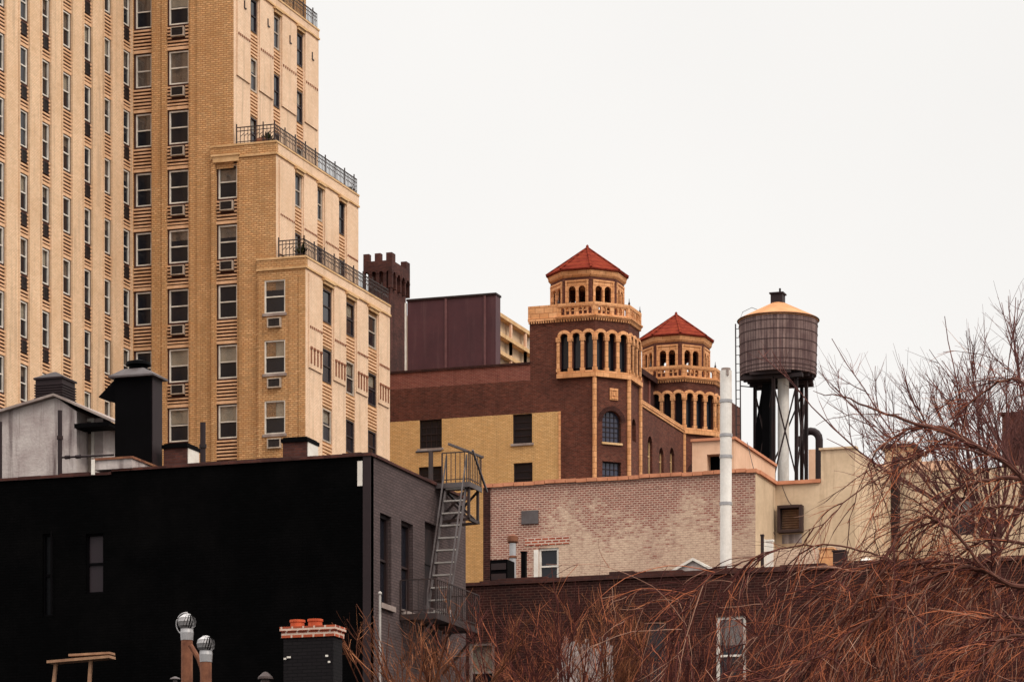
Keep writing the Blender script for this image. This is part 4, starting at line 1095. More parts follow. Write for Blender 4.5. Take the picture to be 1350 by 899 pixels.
# low flaking wall and white posts at the right
lw0, lw1 = at(1012, 740, 110).x, at(1108, 740, 110).x
m = MB(); m.origin = Vector(((lw0 + lw1) / 2, 110, zrd)); m.box(lw0, lw1, 110, 110.25, zrd, zz(722, 110, 1060)); lwo = m.build('flaking_wall', M['peeling_brick']); tag(lwo, 'low flaking white and pink brick wall under the louvred vent', 'wall')
for px, w_, top, lab in ((1004.5, .045, 704, 'thin dark post left of the white board'), (1014.5, .11, 711, 'white board standing upright against the flaking low wall')):
    q = at(px, 740, 109.5); m = MB(); m.origin = Vector((q.x, 109.5, zrd)); m.box(q.x - w_, q.x + w_, 109.5, 109.6, zrd, zz(top, 109.5, px)); m.box(q.x - w_ * 1.2, q.x + w_ * 1.2, 109.48, 109.62, zz(top, 109.5, px) - .06, zz(top, 109.5, px))
    tag(m.build('roof_post' if w_ < .1 else 'white_board', M['dark_steel'] if w_ < .1 else M['white_paint']), lab, 'post' if w_ < .1 else 'board')
for px0, px1, py0, py1, mt, nm, lab in ((1080, 1098, 722, 748, 'terracotta', 'clay_box', 'orange clay coloured box on the low roof right of the flaking wall'), (1098, 1113, 725, 748, 'dark_steel', 'metal_box', 'dark metal box beside the orange box on the low roof'), (1125, 1152, 733, 748, 'white_paint', 'tarpaulin_heap', 'white covered heap on the low roof behind the branches')):
    a, b = at(px0, 740, 108), at(px1, 740, 108); m = MB(); m.origin = Vector(((a.x + b.x) / 2, 108, zrd)); zt_ = zz(py0, 108, px0); W_ = b.x - a.x
    if nm == 'tarpaulin_heap': m.lathe(((a.x + b.x) / 2, 108.4), [(W_ * .55, zrd), (W_ * .5, zt_ - .25), (W_ * .3, zt_ - .08), (.02, zt_)], 9)
    else: m.box(a.x, b.x, 108, 108.5, zrd, zt_ - .05); m.box(a.x - .03, b.x + .03, 107.97, 108.53, zt_ - .05, zt_)
    tag(m.build(nm, M[mt]), lab, nm.split('_')[-1])

# ------------------------------------------------------------------ further stucco building at the right, brown block beyond
YR = 124.0; FR = front(YR)
rb = thing('stucco_building', 'long beige stucco building behind the bare tree with dark window frames', 'building', (FR.U(1230), YR, 0))
r0, r1 = FR.U(1112), FR.U(1640); zr = FR.Z(1200, 622)
hs = [(FR.U(1140), FR.U(1180), FR.Z(1160, 700), FR.Z(1160, 640)), (FR.U(1255), FR.U(1285), FR.Z(1270, 705), FR.Z(1270, 655))]
m = MB(); m.wall(FR, r0, r1, 0, zr, hs, .3); m.quad((r0, YR, zr), (r1, YR, zr), (r1, YR + 12, zr), (r0, YR + 12, zr)); m.quad((r1, YR, 0), (r1, YR + 12, 0), (r1, YR + 12, zr), (r1, YR, zr)); m.quad((r0, YR + 12, 0), (r1, YR + 12, 0), (r1, YR + 12, zr), (r0, YR + 12, zr)); m.build('wall', M['stucco'], rb)
for h in hs:
    window(rb, FR, *h, -.1, 'dark_steel', .5, 'glass', fw=.14)
m = MB()
for px in (1137.5, 1182.5): m.fbox(FR, FR.U(px) - .12, FR.U(px) + .12, FR.Z(px, 716), FR.Z(px, 604), .01, .35)
m.build('pilaster', M['dark_steel'], rb)
m = MB(); m.fbox(FR, FR.U(1125), FR.U(1255), zr + .0, zr + .35, -1.5, .06); m.build('parapet', M['salmon_stucco'], rb)
m = MB(); m.fbox(FR, FR.U(1142), FR.U(1180), FR.Z(1160, 640), zr - .02, 0, .04); m.build('panel', M['red_brick'], rb)
YX = 150.0; FX = front(YX); m = MB(); xa_, xb_ = FX.U(1321), FX.U(1420)
m.origin = Vector(((xa_ + xb_) / 2, YX, 0)); 
bx = thing('brown_building', 'distant brown block behind the bare tree at the right edge', 'building', m.origin)
m.box(xa_, xb_, YX, YX + 12, 0, FX.Z(1340, 546)); m.build('wall', M['brown_brick'], bx)
m = MB(); m.fbox(FX, xa_ - .1, xb_, FX.Z(1340, 546), FX.Z(1340, 543), -1, .12); m.fbox(FX, FX.U(1333), FX.U(1343), FX.Z(1338, 590), FX.Z(1338, 572), 0, .03); m.build('coping', M['dark_brick'], bx)
a, b = at(1163, 600, 128), at(1204, 600, 128); zt_ = onY(1184, 586, 128).z
rt = thing('roof_hut', 'flat topped dark rooftop hut behind the branches on the beige building', 'hut', ((a.x + b.x) / 2, 128, zr))
m = MB(); m.box(a.x + .1, b.x - .1, 128, 130, zr - .05, zt_ - .12); m.build('wall', M['stucco'], rt); m = MB(); m.box(a.x - .1, b.x + .1, 127.8, 130.2, zt_ - .12, zt_); m.build('roof', M['dark_steel'], rt)

# pale plaster and boards round the half hidden opening of the low building
m = MB(); r = random.Random(6)
for i in range(16):
    px = 735 + i * 4.6; u = FD.U(px); top = FD.Z(px, 842 + r.uniform(-4, 16)); m.fbox(FD, u, u + .105, FD.Z(px, 925), top, 0, r.uniform(.02, .05))
m.build('plaster_patch', M['old_white'], db)
# slack cables down the stucco return
for k, (p0, p1, lab) in enumerate((((985, 583), (1021, 704), 'thin slack cable hanging down across the stucco corner wall'), ((1031, 640), (1052, 668), 'short thin cable above the louvred air intake'))):
    fr = FS.off(.5) if k == 0 else FK2.off(.06)
    a = Vector(fr.hit(*p0)); b = Vector(FK2.off(.4).hit(*p1)) if k == 0 else Vector(fr.hit(*p1))
    q = MB(); q.origin = a; q.tube([a.lerp(b, f) - Vector((0, 0, .25 * math.sin(math.pi * f))) for f in [i / 8 for i in range(9)]], .013, 5); tag(q.build('cable', M['iron']), lab, 'cable')
# ------------------------------------------------------------------ black painted building
YN = 85.0; FN = front(YN)
nb = thing('black_building', 'black painted row house with grey brick side and tar roof', 'building', (FN.U(300), YN, 0))
n0, nm_, n1 = FN.U(-60), FN.U(148), FN.U(489)
zn = FN.Z(380, 607.5); znl = FN.Z(75, 630)
SN = side(n1); yn2 = SN.U(614)
bwh = (FN.U(113), FN.U(136.5), FN.Z(124, 782), FN.Z(124, 703))
bw2 = (FN.U(56), FN.U(70), FN.Z(64, 812), FN.Z(64, 703))
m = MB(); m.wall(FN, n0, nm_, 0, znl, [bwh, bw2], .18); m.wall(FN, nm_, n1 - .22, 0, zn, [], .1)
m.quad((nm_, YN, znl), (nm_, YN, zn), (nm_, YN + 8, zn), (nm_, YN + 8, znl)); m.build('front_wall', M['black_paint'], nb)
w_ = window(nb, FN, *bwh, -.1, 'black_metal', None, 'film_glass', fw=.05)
window(nb, FN, *bw2, -.1, 'black_metal', None, 'dim_glass', fw=.05)
# weathered corner board and white paint patch
m = MB(); m.fbox(FN, n1 - .22, n1, 0, zn, -.2, .03); m.build('corner_board', M['maroon_metal'], nb)
m = MB(); m.fbox(FN, n1 - .38, n1 - .235, FN.Z(483, 640), zn - .12, 0, .02); m.build('paint_patch', M['white_paint'], nb)
# grey brick side
sw_ = [(SN.U(501), SN.U(516), SN.Z(508, 797), SN.Z(508, 678)), (SN.U(529), SN.U(544.5), SN.Z(536, 806), SN.Z(536, 688)), (SN.U(560), SN.U(577), SN.Z(568, 800), SN.Z(568, 690))]
m = MB(); m.wall(SN, YN, yn2, 0, zn, sw_, .22); m.build('side_wall', M['grey_brick'], nb)
for i, h in enumerate(sw_[:2]): 
    window(nb, SN, *h, -.14, 'dark_steel', None, 'dark_glass', fw=.09)
    q = MB(); q.fbox(SN, h[0] - .1, h[1] + .1, h[2] - .14, h[2], -.05, .1); q.build('window_sill', M['concrete'], nb)
q = MB(); h = sw_[2]; q.fbox(SN, h[0], h[1], h[2], h[3], -.2, -.15); q.fbox(SN, h[0] + .1, h[1] - .1, h[2] + 1.2, h[3] - .15, -.15, -.12); q.build('door', M['dark_steel'], nb)
# parapet: tar edge with tile pieces, uneven
m = MB(); r = random.Random(2)
for (ua, ub, z) in ((n0, nm_ - .02, znl), (nm_, n1 + .05, zn)):
    x = ua
    while x < ub:
        L_ = r.uniform(.35, .9); m.fbox(FN, x, min(x + L_, ub) - .004, z, z + .06 + r.uniform(0, .05), -.32, .04 + r.uniform(0, .02)); x += L_
y = YN + .34
while y < yn2: L_ = r.uniform(.4, .9); m.fbox(SN, y, min(y + L_, yn2) - .004, zn + .001, zn + .06 + r.uniform(0, .05), -.32, .06); y += L_
m.build('parapet', M['soot_brick'], nb)
m = MB(); m.quad((n0, YN + .1, znl - .3), (nm_, YN + .1, znl - .3), (nm_, yn2, znl - .3), (n0, yn2, znl - .3)); m.quad((nm_, YN + .1, zn - .3), (n1, YN + .1, zn - .3), (n1, yn2, zn - .3), (nm_, yn2, zn - .3)); m.build('roof', M['tar_roof'], nb)
m = MB(); m.quad((n0, yn2, 0), (n1, yn2, 0), (n1, yn2, zn), (n0, yn2, zn)); m.build('rear_wall', M['grey_brick'], nb)
m = MB(); u = FN.U(69.5); m.tube([FN.P(u, FN.Z(69, 810), .08), FN.P(u, FN.Z(69, 700), .08)], .03, 6); m.build('drain_pipe', M['black_metal'], nb)

def tn(px, py, Y): return onY(px, py, Y)
# white painted stair bulkhead with louvred ventilator
YU = 88.0; FU = front(YU); zr_ = znl - .3
bk = thing('stair_bulkhead', 'weathered white brick stair bulkhead with sloping roof on the black building', 'bulkhead', (FU.U(50), YU, zr_))
a0, a1, a2 = FU.U(-30), FU.U(101), FU.U(150)
zA0, zA1, zA2 = FU.Z(0, 545), FU.Z(74, 523), FU.Z(104, 541)
z30 = FU.Z(-30, 553)
m = MB(); D_ = 3.2
pl = [(a0, zr_), (a1, zr_), (a1, zA2 - .02), (FU.U(74), zA1 - .02), (a0, z30 - .02)]
m.poly([FU.P(u, z) for u, z in pl]); m.poly([FU.P(u, z, -D_) for u, z in reversed(pl)])
for i in range(len(pl)):
    p, q = pl[i], pl[(i + 1) % len(pl)]; m.quad(FU.P(*p), FU.P(*p, -D_), FU.P(*q, -D_), FU.P(*q))
FU2 = front(YU + .7); dr = (FU2.U(104.5), FU2.U(121), zr_, FU2.Z(110, 556))
m.wall(FU2, a1, FU2.U(136), zr_, FU2.Z(118, 552), [dr], .12); m.quad((FU2.U(136), YU + .7, zr_), (FU2.U(136), YU + D_, zr_), (FU2.U(136), YU + D_, zA2 - .4), (FU2.U(136), YU + .7, zA2 - .4))
m.build('wall', M['old_white'], bk)
m = MB(); m.fbox(FU2, *dr, -.1, -.05); dd = m.build('door', M['curtain'], bk)
m = MB(); m.fbox(FU2, dr[0] - .08, dr[0], zr_, dr[3] + .08, -.05, .04); m.fbox(FU2, dr[1], dr[1] + .08, zr_, dr[3] + .08, -.05, .04); m.fbox(FU2, dr[0], dr[1], dr[3], dr[3] + .08, -.05, .04); m.build('door_frame', M['white_paint'], bk)
m = MB(); m.bar(FU2.P(dr[1] - .08, dr[3] - .35, .0), FU2.P(dr[1] - .08, dr[3] - .12, .0), .07); m.build('door_light', M['dark_steel'], bk)
m = MB(); zE = FU.Z(149, 557)
def slab(u_a, z_a, u_b, z_b, th=.07, d0=.18, d1=-D_ - .1):
    m.hexa([FU.P(u_a, z_a, d0), FU.P(u_b, z_b, d0), FU.P(u_b, z_b, d1), FU.P(u_a, z_a, d1), FU.P(u_a, z_a + th, d0), FU.P(u_b, z_b + th, d0), FU.P(u_b, z_b + th, d1), FU.P(u_a, z_a + th, d1)])
slab(a0 - .1, z30 - .05, FU.U(74), zA1); slab(FU.U(74) + .001, zA1, a2, zE)
m.build('roof', M['concrete'], bk)
m = MB(); m.fbox(FU, a1 + .02, a2 - .05, zE - .12, zE + .0, -.5, .2); m.build('awning', M['black_metal'], bk)
m = MB(); c_ = tn(72.5, 524, YU + .6); hwid = .42
m.box(c_.x - hwid, c_.x + hwid, YU + .2, YU + 1.04, zA1 - .2, tn(72, 496, YU).z)
for i in range(6): z = zA1 + .02 + i * .075; m.box(c_.x - hwid - .03, c_.x + hwid + .03, YU + .17, YU + 1.07, z, z + .03)
zt_ = tn(72, 496.5, YU).z; m.lathe((c_.x, YU + .62), [(.66, zt_ - .01), (.66, zt_ + .04), (.12, zt_ + .24), (.02, zt_ + .27)], 4, math.pi / 4); m.build('louvred_ventilator', M['maroon_metal'], bk)

# tall black sheet metal flue with a hood
YV = 86.2; FV = front(YV)
fl = thing('flue_stack', 'tall black sheet metal flue with pyramid cap and side hood', 'flue', (FV.U(180), YV, zn - .3))
f0, f1 = FV.U(151.5), FV.U(199); SV = side(f1); f2 = SV.U(213)
zf0, zf1 = FV.Z(175, 613), FV.Z(175, 495)
m = MB(); m.box(f0, f1, YV, f2, zf0, zf1); m.build('casing', M['black_metal'], fl)
m = MB(); m.box(f1 + .001, f1 + .02, YV + .06, f2, zf0 + .01, zf1 - .01); m.build('side_panel', M['maroon_metal'], fl)
m = MB(); o = .14; zz1 = FV.Z(175, 485); mxx, myy = (f0 + f1) / 2, (YV + f2) / 2
m.hexa([(f0 - o, YV - o, zf1), (f1 + o, YV - o, zf1), (f1 + o, f2 + o, zf1), (f0 - o, f2 + o, zf1), (mxx - .3, myy - .3, zz1), (mxx + .3, myy - .3, zz1), (mxx + .3, myy + .3, zz1), (mxx - .3, myy + .3, zz1)])
m.box(f0 - o, f1 + o, YV - o, f2 + o, zf1 - .05, zf1 - .002); m.build('cap', M['galvanised' if False else 'grey_iron'], fl)
m = MB(); m.tube([(mxx, myy, zz1 - .02), (mxx, myy, zz1 + .12)], .26, 16); m.lathe((mxx, myy), [(.2, zz1 + .12), (.36, zz1 + .13), (.33, zz1 + .22), (.1, zz1 + .28)], 16); m.build('cowl', M['black_metal'], fl)
m = MB(); hx0 = FV.U(128); za_, zb_, zc_ = FV.Z(150, 497), FV.Z(128, 522), FV.Z(145, 529)
m.hexa([(hx0, YV + .1, zb_ - .02), (f0 - .001, YV + .1, zc_ - .02), (f0 - .001, f2 - .1, zc_ - .02), (hx0, f2 - .1, zb_ - .02), (hx0, YV + .1, zb_), (f0 - .001, YV + .1, za_), (f0 - .001, f2 - .1, za_), (hx0, f2 - .1, zb_)])
m.build('hood', M['black_metal'], fl)
m = MB(); m.box(f0 - .02, f1 + .02, YN - .08, f2 + .05, FV.Z(175, 628), zf0 - .06); m.build('base', M['old_white'], fl)
m = MB(); m.box(f0 - .06, f1 + .06, YN - .12, f2 + .1, zf0 - .06, zf0); m.build('base_trim', M['rusty'], fl)
m = MB(); m.box(f0 - .07, f0 + .03, YN - .16, YN - .125, FV.Z(153, 636), FV.Z(153, 616)); m.build('paint_drip', M['white_paint'], fl)

# small chimneys and pipes along the black roof
def small_chimney(px0, px1, py_top, label, zb):
    Y = 86.5; a, b = tn(px0, 600, Y), tn(px1, 600, Y); zt_ = tn(px0, py_top, Y).z
    t_ = thing('chimney', label, 'chimney', ((a.x + b.x) / 2, Y, zb))
    q = MB(); q.box(a.x + .04, b.x - .04, Y, Y + .8, zb, zt_ - .14); q.build('stack', M['soot_brick'], t_)
    q = MB(); q.box(a.x, b.x, Y - .05, Y + .85, zt_ - .14, zt_ - .04); q.box(a.x + .05, b.x - .05, Y, Y + .8, zt_ - .04, zt_); q.build('cap', M['black_metal'], t_)
    q = MB(); q.box(b.x - .039, b.x - .02, Y + .05, Y + .8, zb + .1, zt_ - .145); q.build('whitewash', M['white_paint'], t_)
small_chimney(214, 248, 585, 'small soot dark brick chimney right beside the tall black flue', zn - .3)
small_chimney(371, 406, 577, 'small soot dark brick chimney alone near the right end of the black roof', zn - .3)
def vpipe(px, wpx, py, label, Y=86, zb=None, collar=None):
    c_ = tn(px, 600, Y); zt_ = tn(px, py, Y).z; rr = wpx * Y / F / 2; zb = zb or zn - .3
    t_ = thing('vent_pipe', label, 'vent pipe', (c_.x, Y, zb))
    q = MB(); q.tube([(c_.x, Y, zb), (c_.x, Y, zt_)], rr, 12); q.build('pipe', M['maroon_metal'], t_)
    q = MB()
    for cpy in collar or (): z = tn(px, cpy, Y).z; q.lathe((c_.x, Y), [(rr, z - .05), (rr + .025, z - .05), (rr + .025, z + .05), (rr, z + .05)], 12, cap=False)
    if collar: q.build('collar', M['dark_steel'], t_)
    return c_
c1 = vpipe(79, 6.5, 541, 'dark vent pipe in front of the white bulkhead', zb=znl - .3, collar=(577,))
vpipe(267.5, 8, 557, 'dark vent pipe standing between the two small brick chimneys', collar=(588,))
vpipe(1, 4, 556, 'dark vent pipe at the left end of the white bulkhead', zb=znl - .3)
q = MB(); a, b = tn(79, 603, 86), tn(150, 599.5, 86); q.origin = Vector((a.x, 86, a.z)); q.tube([a, b], .028, 8); 
for f in (.15, .35): p_ = a.lerp(b, f); q.tube([p_ - Vector((.09, 0, 0)), p_ + Vector((.06, 0, 0))], .055, 8)
tag(q.build('gas_pipe', M['maroon_metal']), 'thin horizontal pipe running from the vent pipe to the black flue', 'pipe')
q = MB(); c_ = tn(138.5, 620, 86.4); q.origin = Vector((c_.x, 86.4, znl - .3)); zt_ = tn(138, 610, 86.4).z
q.tube([(c_.x, 86.4, znl - .3), (c_.x, 86.4, zt_)], .035, 8); q.tube([(c_.x - .1, 86.4, zt_), (c_.x + .1, 86.4, zt_)], .03, 8); tag(q.build('tee_pipe', M['rusty']), 'short rusty tee pipe beside the bulkhead door', 'pipe')
q = MB(); YTP = SN.U(573); x = n1 - .25; c_ = onY(568, 620, YTP); x = c_.x; q.origin = Vector((x, YTP, zn - .3)); zt_ = onY(568, 594.5, YTP).z
q.tube([(x, YTP, zn - .3), (x, YTP, zt_)], .07, 8); q.tube([(x - .45, YTP, zt_), (x + .3, YTP, zt_)], .03, 8); tag(q.build('tee_post', M['iron']), 'grey T shaped post at the head of the fire escape', 'post')
q = MB(); a = onY(566, 636, 94.5); q.origin = Vector((a.x - .8, 94.5, zn - .3)); q.lathe((a.x - .1, 94.5), [(.75, zn - .3), (.72, zn + .1), (.5, zn + .28), (.02, zn + .34)], 12); tag(q.build('tarpaulin_heap', M['white_paint'], smooth=True), 'white tarpaulin heap on the roof behind the fire escape post', 'tarpaulin')

# ------------------------------------------------------------------ fire escape on the grey side
fe = thing('fire_escape', 'grey iron fire escape with steep stair on the grey brick side wall', 'fire escape', (n1, SN.U(560), 0))
XP = n1
yb0, yb1 = SN.U(527), SN.U(585)
zbal = SN.Z(528, 811)
wd = 1.05
m = MB()
for i in range(18): y = yb0 + (yb1 - yb0) * (i + .5) / 18; m.box(XP + .02, XP + wd, y - .06, y + .05, zbal - .04, zbal)
m.box(XP + .01, XP + wd + .03, yb0 - .04, yb0, zbal - .14, zbal + .02); m.box(XP + wd, XP + wd + .04, yb0 + .001, yb1, zbal - .14, zbal + .02)
m.build('balcony', M['iron'], fe)
m = MB()
for y in (yb0 + .05, (yb0 + yb1) / 2, yb1 - .1):
    m.bar((XP, y, zbal - 1.25), (XP + wd, y, zbal - .1), .06); m.bar((XP, y, zbal - .08), (XP + wd, y, zbal - .08), .06)
m.bar((XP + wd, yb0, zbal - .1), (XP + .3, yb0 + 2.2, zbal - 1.2), .05)
m.build('bracket', M['iron'], fe)
railing(fe, [(XP + .03, yb0, zbal), (XP + wd, yb0, zbal), (XP + wd, yb1, zbal), (XP + .03, yb1, zbal)], .95, .15, .02, 'iron')
# upper landing at roof level
ztop = SN.Z(578, 640); yu0, yu1 = SN.U(574), SN.U(590)
m = MB(); wu = 1.0
for i in range(14): y = yu0 + (yu1 - yu0) * (i + .5) / 14; m.box(XP + .02, XP + wu, y - .07, y + .05, ztop - .04, ztop)
m.box(XP + .01, XP + wu + .03, yu0 - .04, yu0, ztop - .13, ztop + .01); m.box(XP + wu, XP + wu + .04, yu0 + .001, yu1, ztop - .13, ztop + .01)
m.build('landing', M['grey_iron'], fe)
m = MB()
for y in (yu0 + .12, yu1 - .12):
    m.bar((XP, y, ztop - 1.05), (XP + wu, y, ztop - 1.0), .07); m.bar((XP + wu - .05, y, ztop - 1.0), (XP + wu - .05, y, ztop - .06), .07)
    m.bar((XP + .05, y, ztop - .12), (XP + wu - .05, y, ztop - 1.0), .06); m.bar((XP + .05, y, ztop - 1.0), (XP + wu - .05, y, ztop - .12), .055)
m.bar((XP + wu - .05, yu0 + .12, ztop - 1.0), (XP + wu - .05, yu1 - .12, ztop - 1.0), .08)
m.build('bracket', M['iron'], fe)
railing(fe, [(XP + .2, yu0, ztop), (XP + wu, yu0, ztop), (XP + wu, yu1, ztop)], .86, .13, .02, 'iron')
m = MB(); m.bar((XP + wu, yu0 + .3, ztop + .95), (XP + wu + .05, yu0 + 1.4, ztop - .05), .05); m.bar((XP + wu - .5, yu0 - .3, ztop + 1.05), (XP + wu + .1, yu0 + .9, ztop + .84), .06); m.build('handrail', M['grey_iron'], fe)
# stair: steep flight from the balcony up to the landing
s_a = Vector((XP + .28, SN.U(549), zbal)); rise = ztop - zbal
ybot, ytop = yb0 + 1.35, yu0 + .15
xsl, xsr = XP + .28, XP + .88
m = MB()
for x in (xsl, xsr): m.bar((x, ybot, zbal), (x, ytop, ztop), .04, .09)
for x in (xsl, xsr): m.bar((x, ybot + .1, zbal + .8), (x, ytop, ztop + .8), .035); m.bar((x, ybot + .1, zbal + .8), (x, ybot, zbal), .03); m.bar((x, ytop, ztop + .8), (x, ytop, ztop), .03)
m.build('stringer', M['grey_iron'], fe)
nt_ = 11
for i in range(nt_):
    f = (i + .6) / nt_; q = MB(); y = ybot + (ytop - ybot) * f; z = zbal + rise * f
    q.box(xsl + .02, xsr - .02, y - .09, y + .09, z - .02, z + .02); q.build('tread', M['pole_white'], fe)
# plant pot on the balcony
q = thing('flower_pot', 'pale plastic crate on the fire escape balcony', 'crate', (XP + .3, yb0 + 2.6, zbal))
m = MB(); 
for z in (.0, .14, .28, .38): m.box(XP + .1, XP + .5, yb0 + 2.4, yb0 + 2.8, zbal + z, zbal + z + .09)
m.build('crate_body', M['old_white'], q); q.name = 'crate'

# thin pale pole before the black corner
c_ = tn(501, 899, 78); q = MB(); q.origin = Vector((c_.x, 78, 0)); q.tube([(c_.x, 78, 0), (c_.x, 78, tn(501, 781, 78).z)], .03, 8); q.lathe((c_.x, 78), [(.05, tn(501, 783, 78).z), (.05, tn(501, 781, 78).z), (.01, tn(501, 779, 78).z)], 8); tag(q.build('thin_pole', M['pole_white']), 'thin pale pole in front of the black building corner', 'pole')

# ------------------------------------------------------------------ low house below the frame that carries the nearest chimneys
YH = 66.0; FH = front(YH); zh = 8.2
lh = thing('row_house', 'low row house whose black roof carries the turbine vents', 'building', (FH.U(240), YH, 0))
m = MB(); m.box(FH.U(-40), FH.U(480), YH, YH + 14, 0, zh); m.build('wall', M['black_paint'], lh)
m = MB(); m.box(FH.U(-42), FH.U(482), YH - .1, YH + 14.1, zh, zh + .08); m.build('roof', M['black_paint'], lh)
zh += .08
# painted chimney with bare brick crown and two clay pots
YM_ = 70.0; a, b = tn(372, 850, YM_), tn(440, 850, YM_); zt_ = tn(410, 824.5, YM_).z; zm_ = tn(410, 839, YM_).z
SX_ = side(b.x); yd = SX_.U(453)
ch = thing('chimney', 'black painted chimney with a bare red brick crown and two clay pots', 'chimney', ((a.x + b.x) / 2, YM_, zh))
m = MB(); m.box(a.x + .02, b.x - .02, YM_ + .03, yd - .03, zh, zm_); m.build('stack', M['black_brick'], ch)
m = MB(); m.box(a.x - .02, b.x + .02, YM_, yd, zm_, zt_ - .1); m.box(a.x - .05, b.x + .05, YM_ - .03, yd + .03, zt_ - .1, zt_); m.build('crown', M['chimney_brick'], ch)
for px in (391, 414.5):
    c_ = tn(px, 825, YM_ + .4); q = MB(); q.lathe((c_.x, YM_ + .45), [(.16, zt_), (.155, zt_ + .14), (.175, zt_ + .15), (.175, zt_ + .2), (.13, zt_ + .2), (.12, zt_ + .05)], 16, cap=False); q.build('chimney_pot', M['clay_pot'], ch)
m = MB()
for px, py, s in ((376, 868, .03), (381, 866, .045), (431, 864, .03), (434, 872, .025)):
    p_ = tn(px, py, YM_ + .03); m.box(p_.x - s, p_.x + s, YM_ + .01, YM_ + .032, p_.z - .02, p_.z + .02)
m.build('paint_chip', M['white_paint'], ch)
# turbine ventilators
def turbine(px, Y, py_mid, Rt, label):
    c_ = tn(px, py_mid, Y); z = c_.z
    t_ = thing('turbine_vent', label, 'roof vent', (c_.x, Y, zh), 'turbine vents')
    q = MB(); q.tube([(c_.x, Y, zh), (c_.x, Y, z - Rt * 1.5)], Rt * .62, 16); q.build('stub_pipe', M['rusty'], t_)
    q = MB(); q.lathe((c_.x, Y), [(Rt * .66, z - Rt * 2.0), (Rt * .72, z - Rt * 1.2), (Rt * .66, z - Rt * .8)], 18); q.build('collar', M['galvanised'], t_)
    q = MB()
    prof = [(.62, -.82), (.93, -.45), (1.0, 0), (.88, .42), (.42, .74)]
    for k in range(18):
        a0 = 2 * math.pi * k / 18
        for i in range(len(prof) - 1):
            def pt(pr, ai): return (c_.x + Rt * pr[0] * math.cos(a0 + ai + pr[1] * .3), Y + Rt * pr[0] * math.sin(a0 + ai + pr[1] * .3), z + Rt * pr[1])
            p0, p1 = prof[i], prof[i + 1]
            i0, i1 = (p0[0] * .86, p0[1]), (p1[0] * .86, p1[1])
            q.quad(pt(p0, 0), pt(i0, .24), pt(i1, .24), pt(p1, 0))
    q.lathe((c_.x, Y), [(Rt * .44, z + Rt * .72), (Rt * .40, z + Rt * .80), (.02, z + Rt * .88)], 18); q.lathe((c_.x, Y), [(Rt * .68, z - Rt * .86), (Rt * .68, z - Rt * .78)], 18)
    q.build('turbine_head', M['galvanised'], t_)
    q = MB(); q.lathe((c_.x, Y), [(Rt * .5, z - Rt * .8), (Rt * .6, z), (Rt * .4, z + Rt * .7)], 12); q.build('core', M['black_metal'], t_)
    return c_
ca = turbine(246.5, 72, 819, .215, 'taller turbine vent with a wire bail over its silver head')
q = MB(); q.tube([(ca.x - .02 + .25 * math.cos(t_), 72, ca.z - .05 + .26 * math.sin(t_)) for t_ in [math.pi * (.45 + .85 * i / 12) for i in range(13)]], .014, 6)
bo = q.build('wire_bail', M['galvanised'], bpy.data.objects['turbine_vent'])
turbine(271.5, 71, 848, .21, 'lower turbine vent just right of the taller one')
# angled stay beside them, cowl, small cap
q = MB(); a, b = tn(251, 850, 71.4), tn(268, 893, 71.4); q.origin = Vector((b.x, 71.4, zh)); q.tube([a, tn(262, 868, 71.4), tn(266, 880, 71.4), b, tn(262, 920, 71.4), Vector((tn(262, 920, 71.4).x, 71.4, zh))], .06, 8); tag(q.build('bent_pipe', M['rusty']), 'bent rusty pipe leaning between the two turbine vents', 'pipe')
q = MB(); c_ = tn(350, 893, 69); q.origin = Vector((c_.x, 69, zh)); z = c_.z; q.tube([(c_.x, 69, zh), (c_.x, 69, z)], .1, 10); q.lathe((c_.x, 69), [(.17, z - .03), (.16, z + .02), (.05, z + .12), (.01, z + .13)], 14); tag(q.build('roof_vent', M['iron']), 'small dark domed vent cap left of the black painted chimney', 'vent')
q = MB(); c_ = tn(231, 895, 69); q.origin = Vector((c_.x, 69, zh)); z = c_.z; q.tube([(c_.x, 69, zh), (c_.x, 69, z)], .05, 8); q.lathe((c_.x, 69), [(.12, z), (.1, z + .03), (.02, z + .06)], 12); tag(q.build('roof_vent', M['grey_iron']), 'tiny grey vent cap at the foot of the turbine vents', 'vent')
# trestle of weathered boards
tb = thing('board_trestle', 'trestle with weathered wooden boards on the dark roof at the lower left', 'trestle', (tn(108, 870, 70).x, 70, zh))
za_ = tn(108, 868, 70).z
m = MB(); p0, p1 = tn(66, 873, 70), tn(148, 866, 70); m.bar(p0, p1, .35, .06); p0, p1 = tn(94, 864, 70.2), tn(148, 861, 70.2); m.bar(p0, p1, .3, .05); m.build('board', M['board_wood'], tb)
m = MB(); 
for pa, pb in (((74, 872), (58, 915)), ((120, 868), (110, 915))): p_, q_ = tn(*pa, 70), tn(*pb, 70); q_ = Vector((q_.x, 70, zh)); m.bar(p_, q_, .07)
m.build('leg', M['board_wood'], tb)
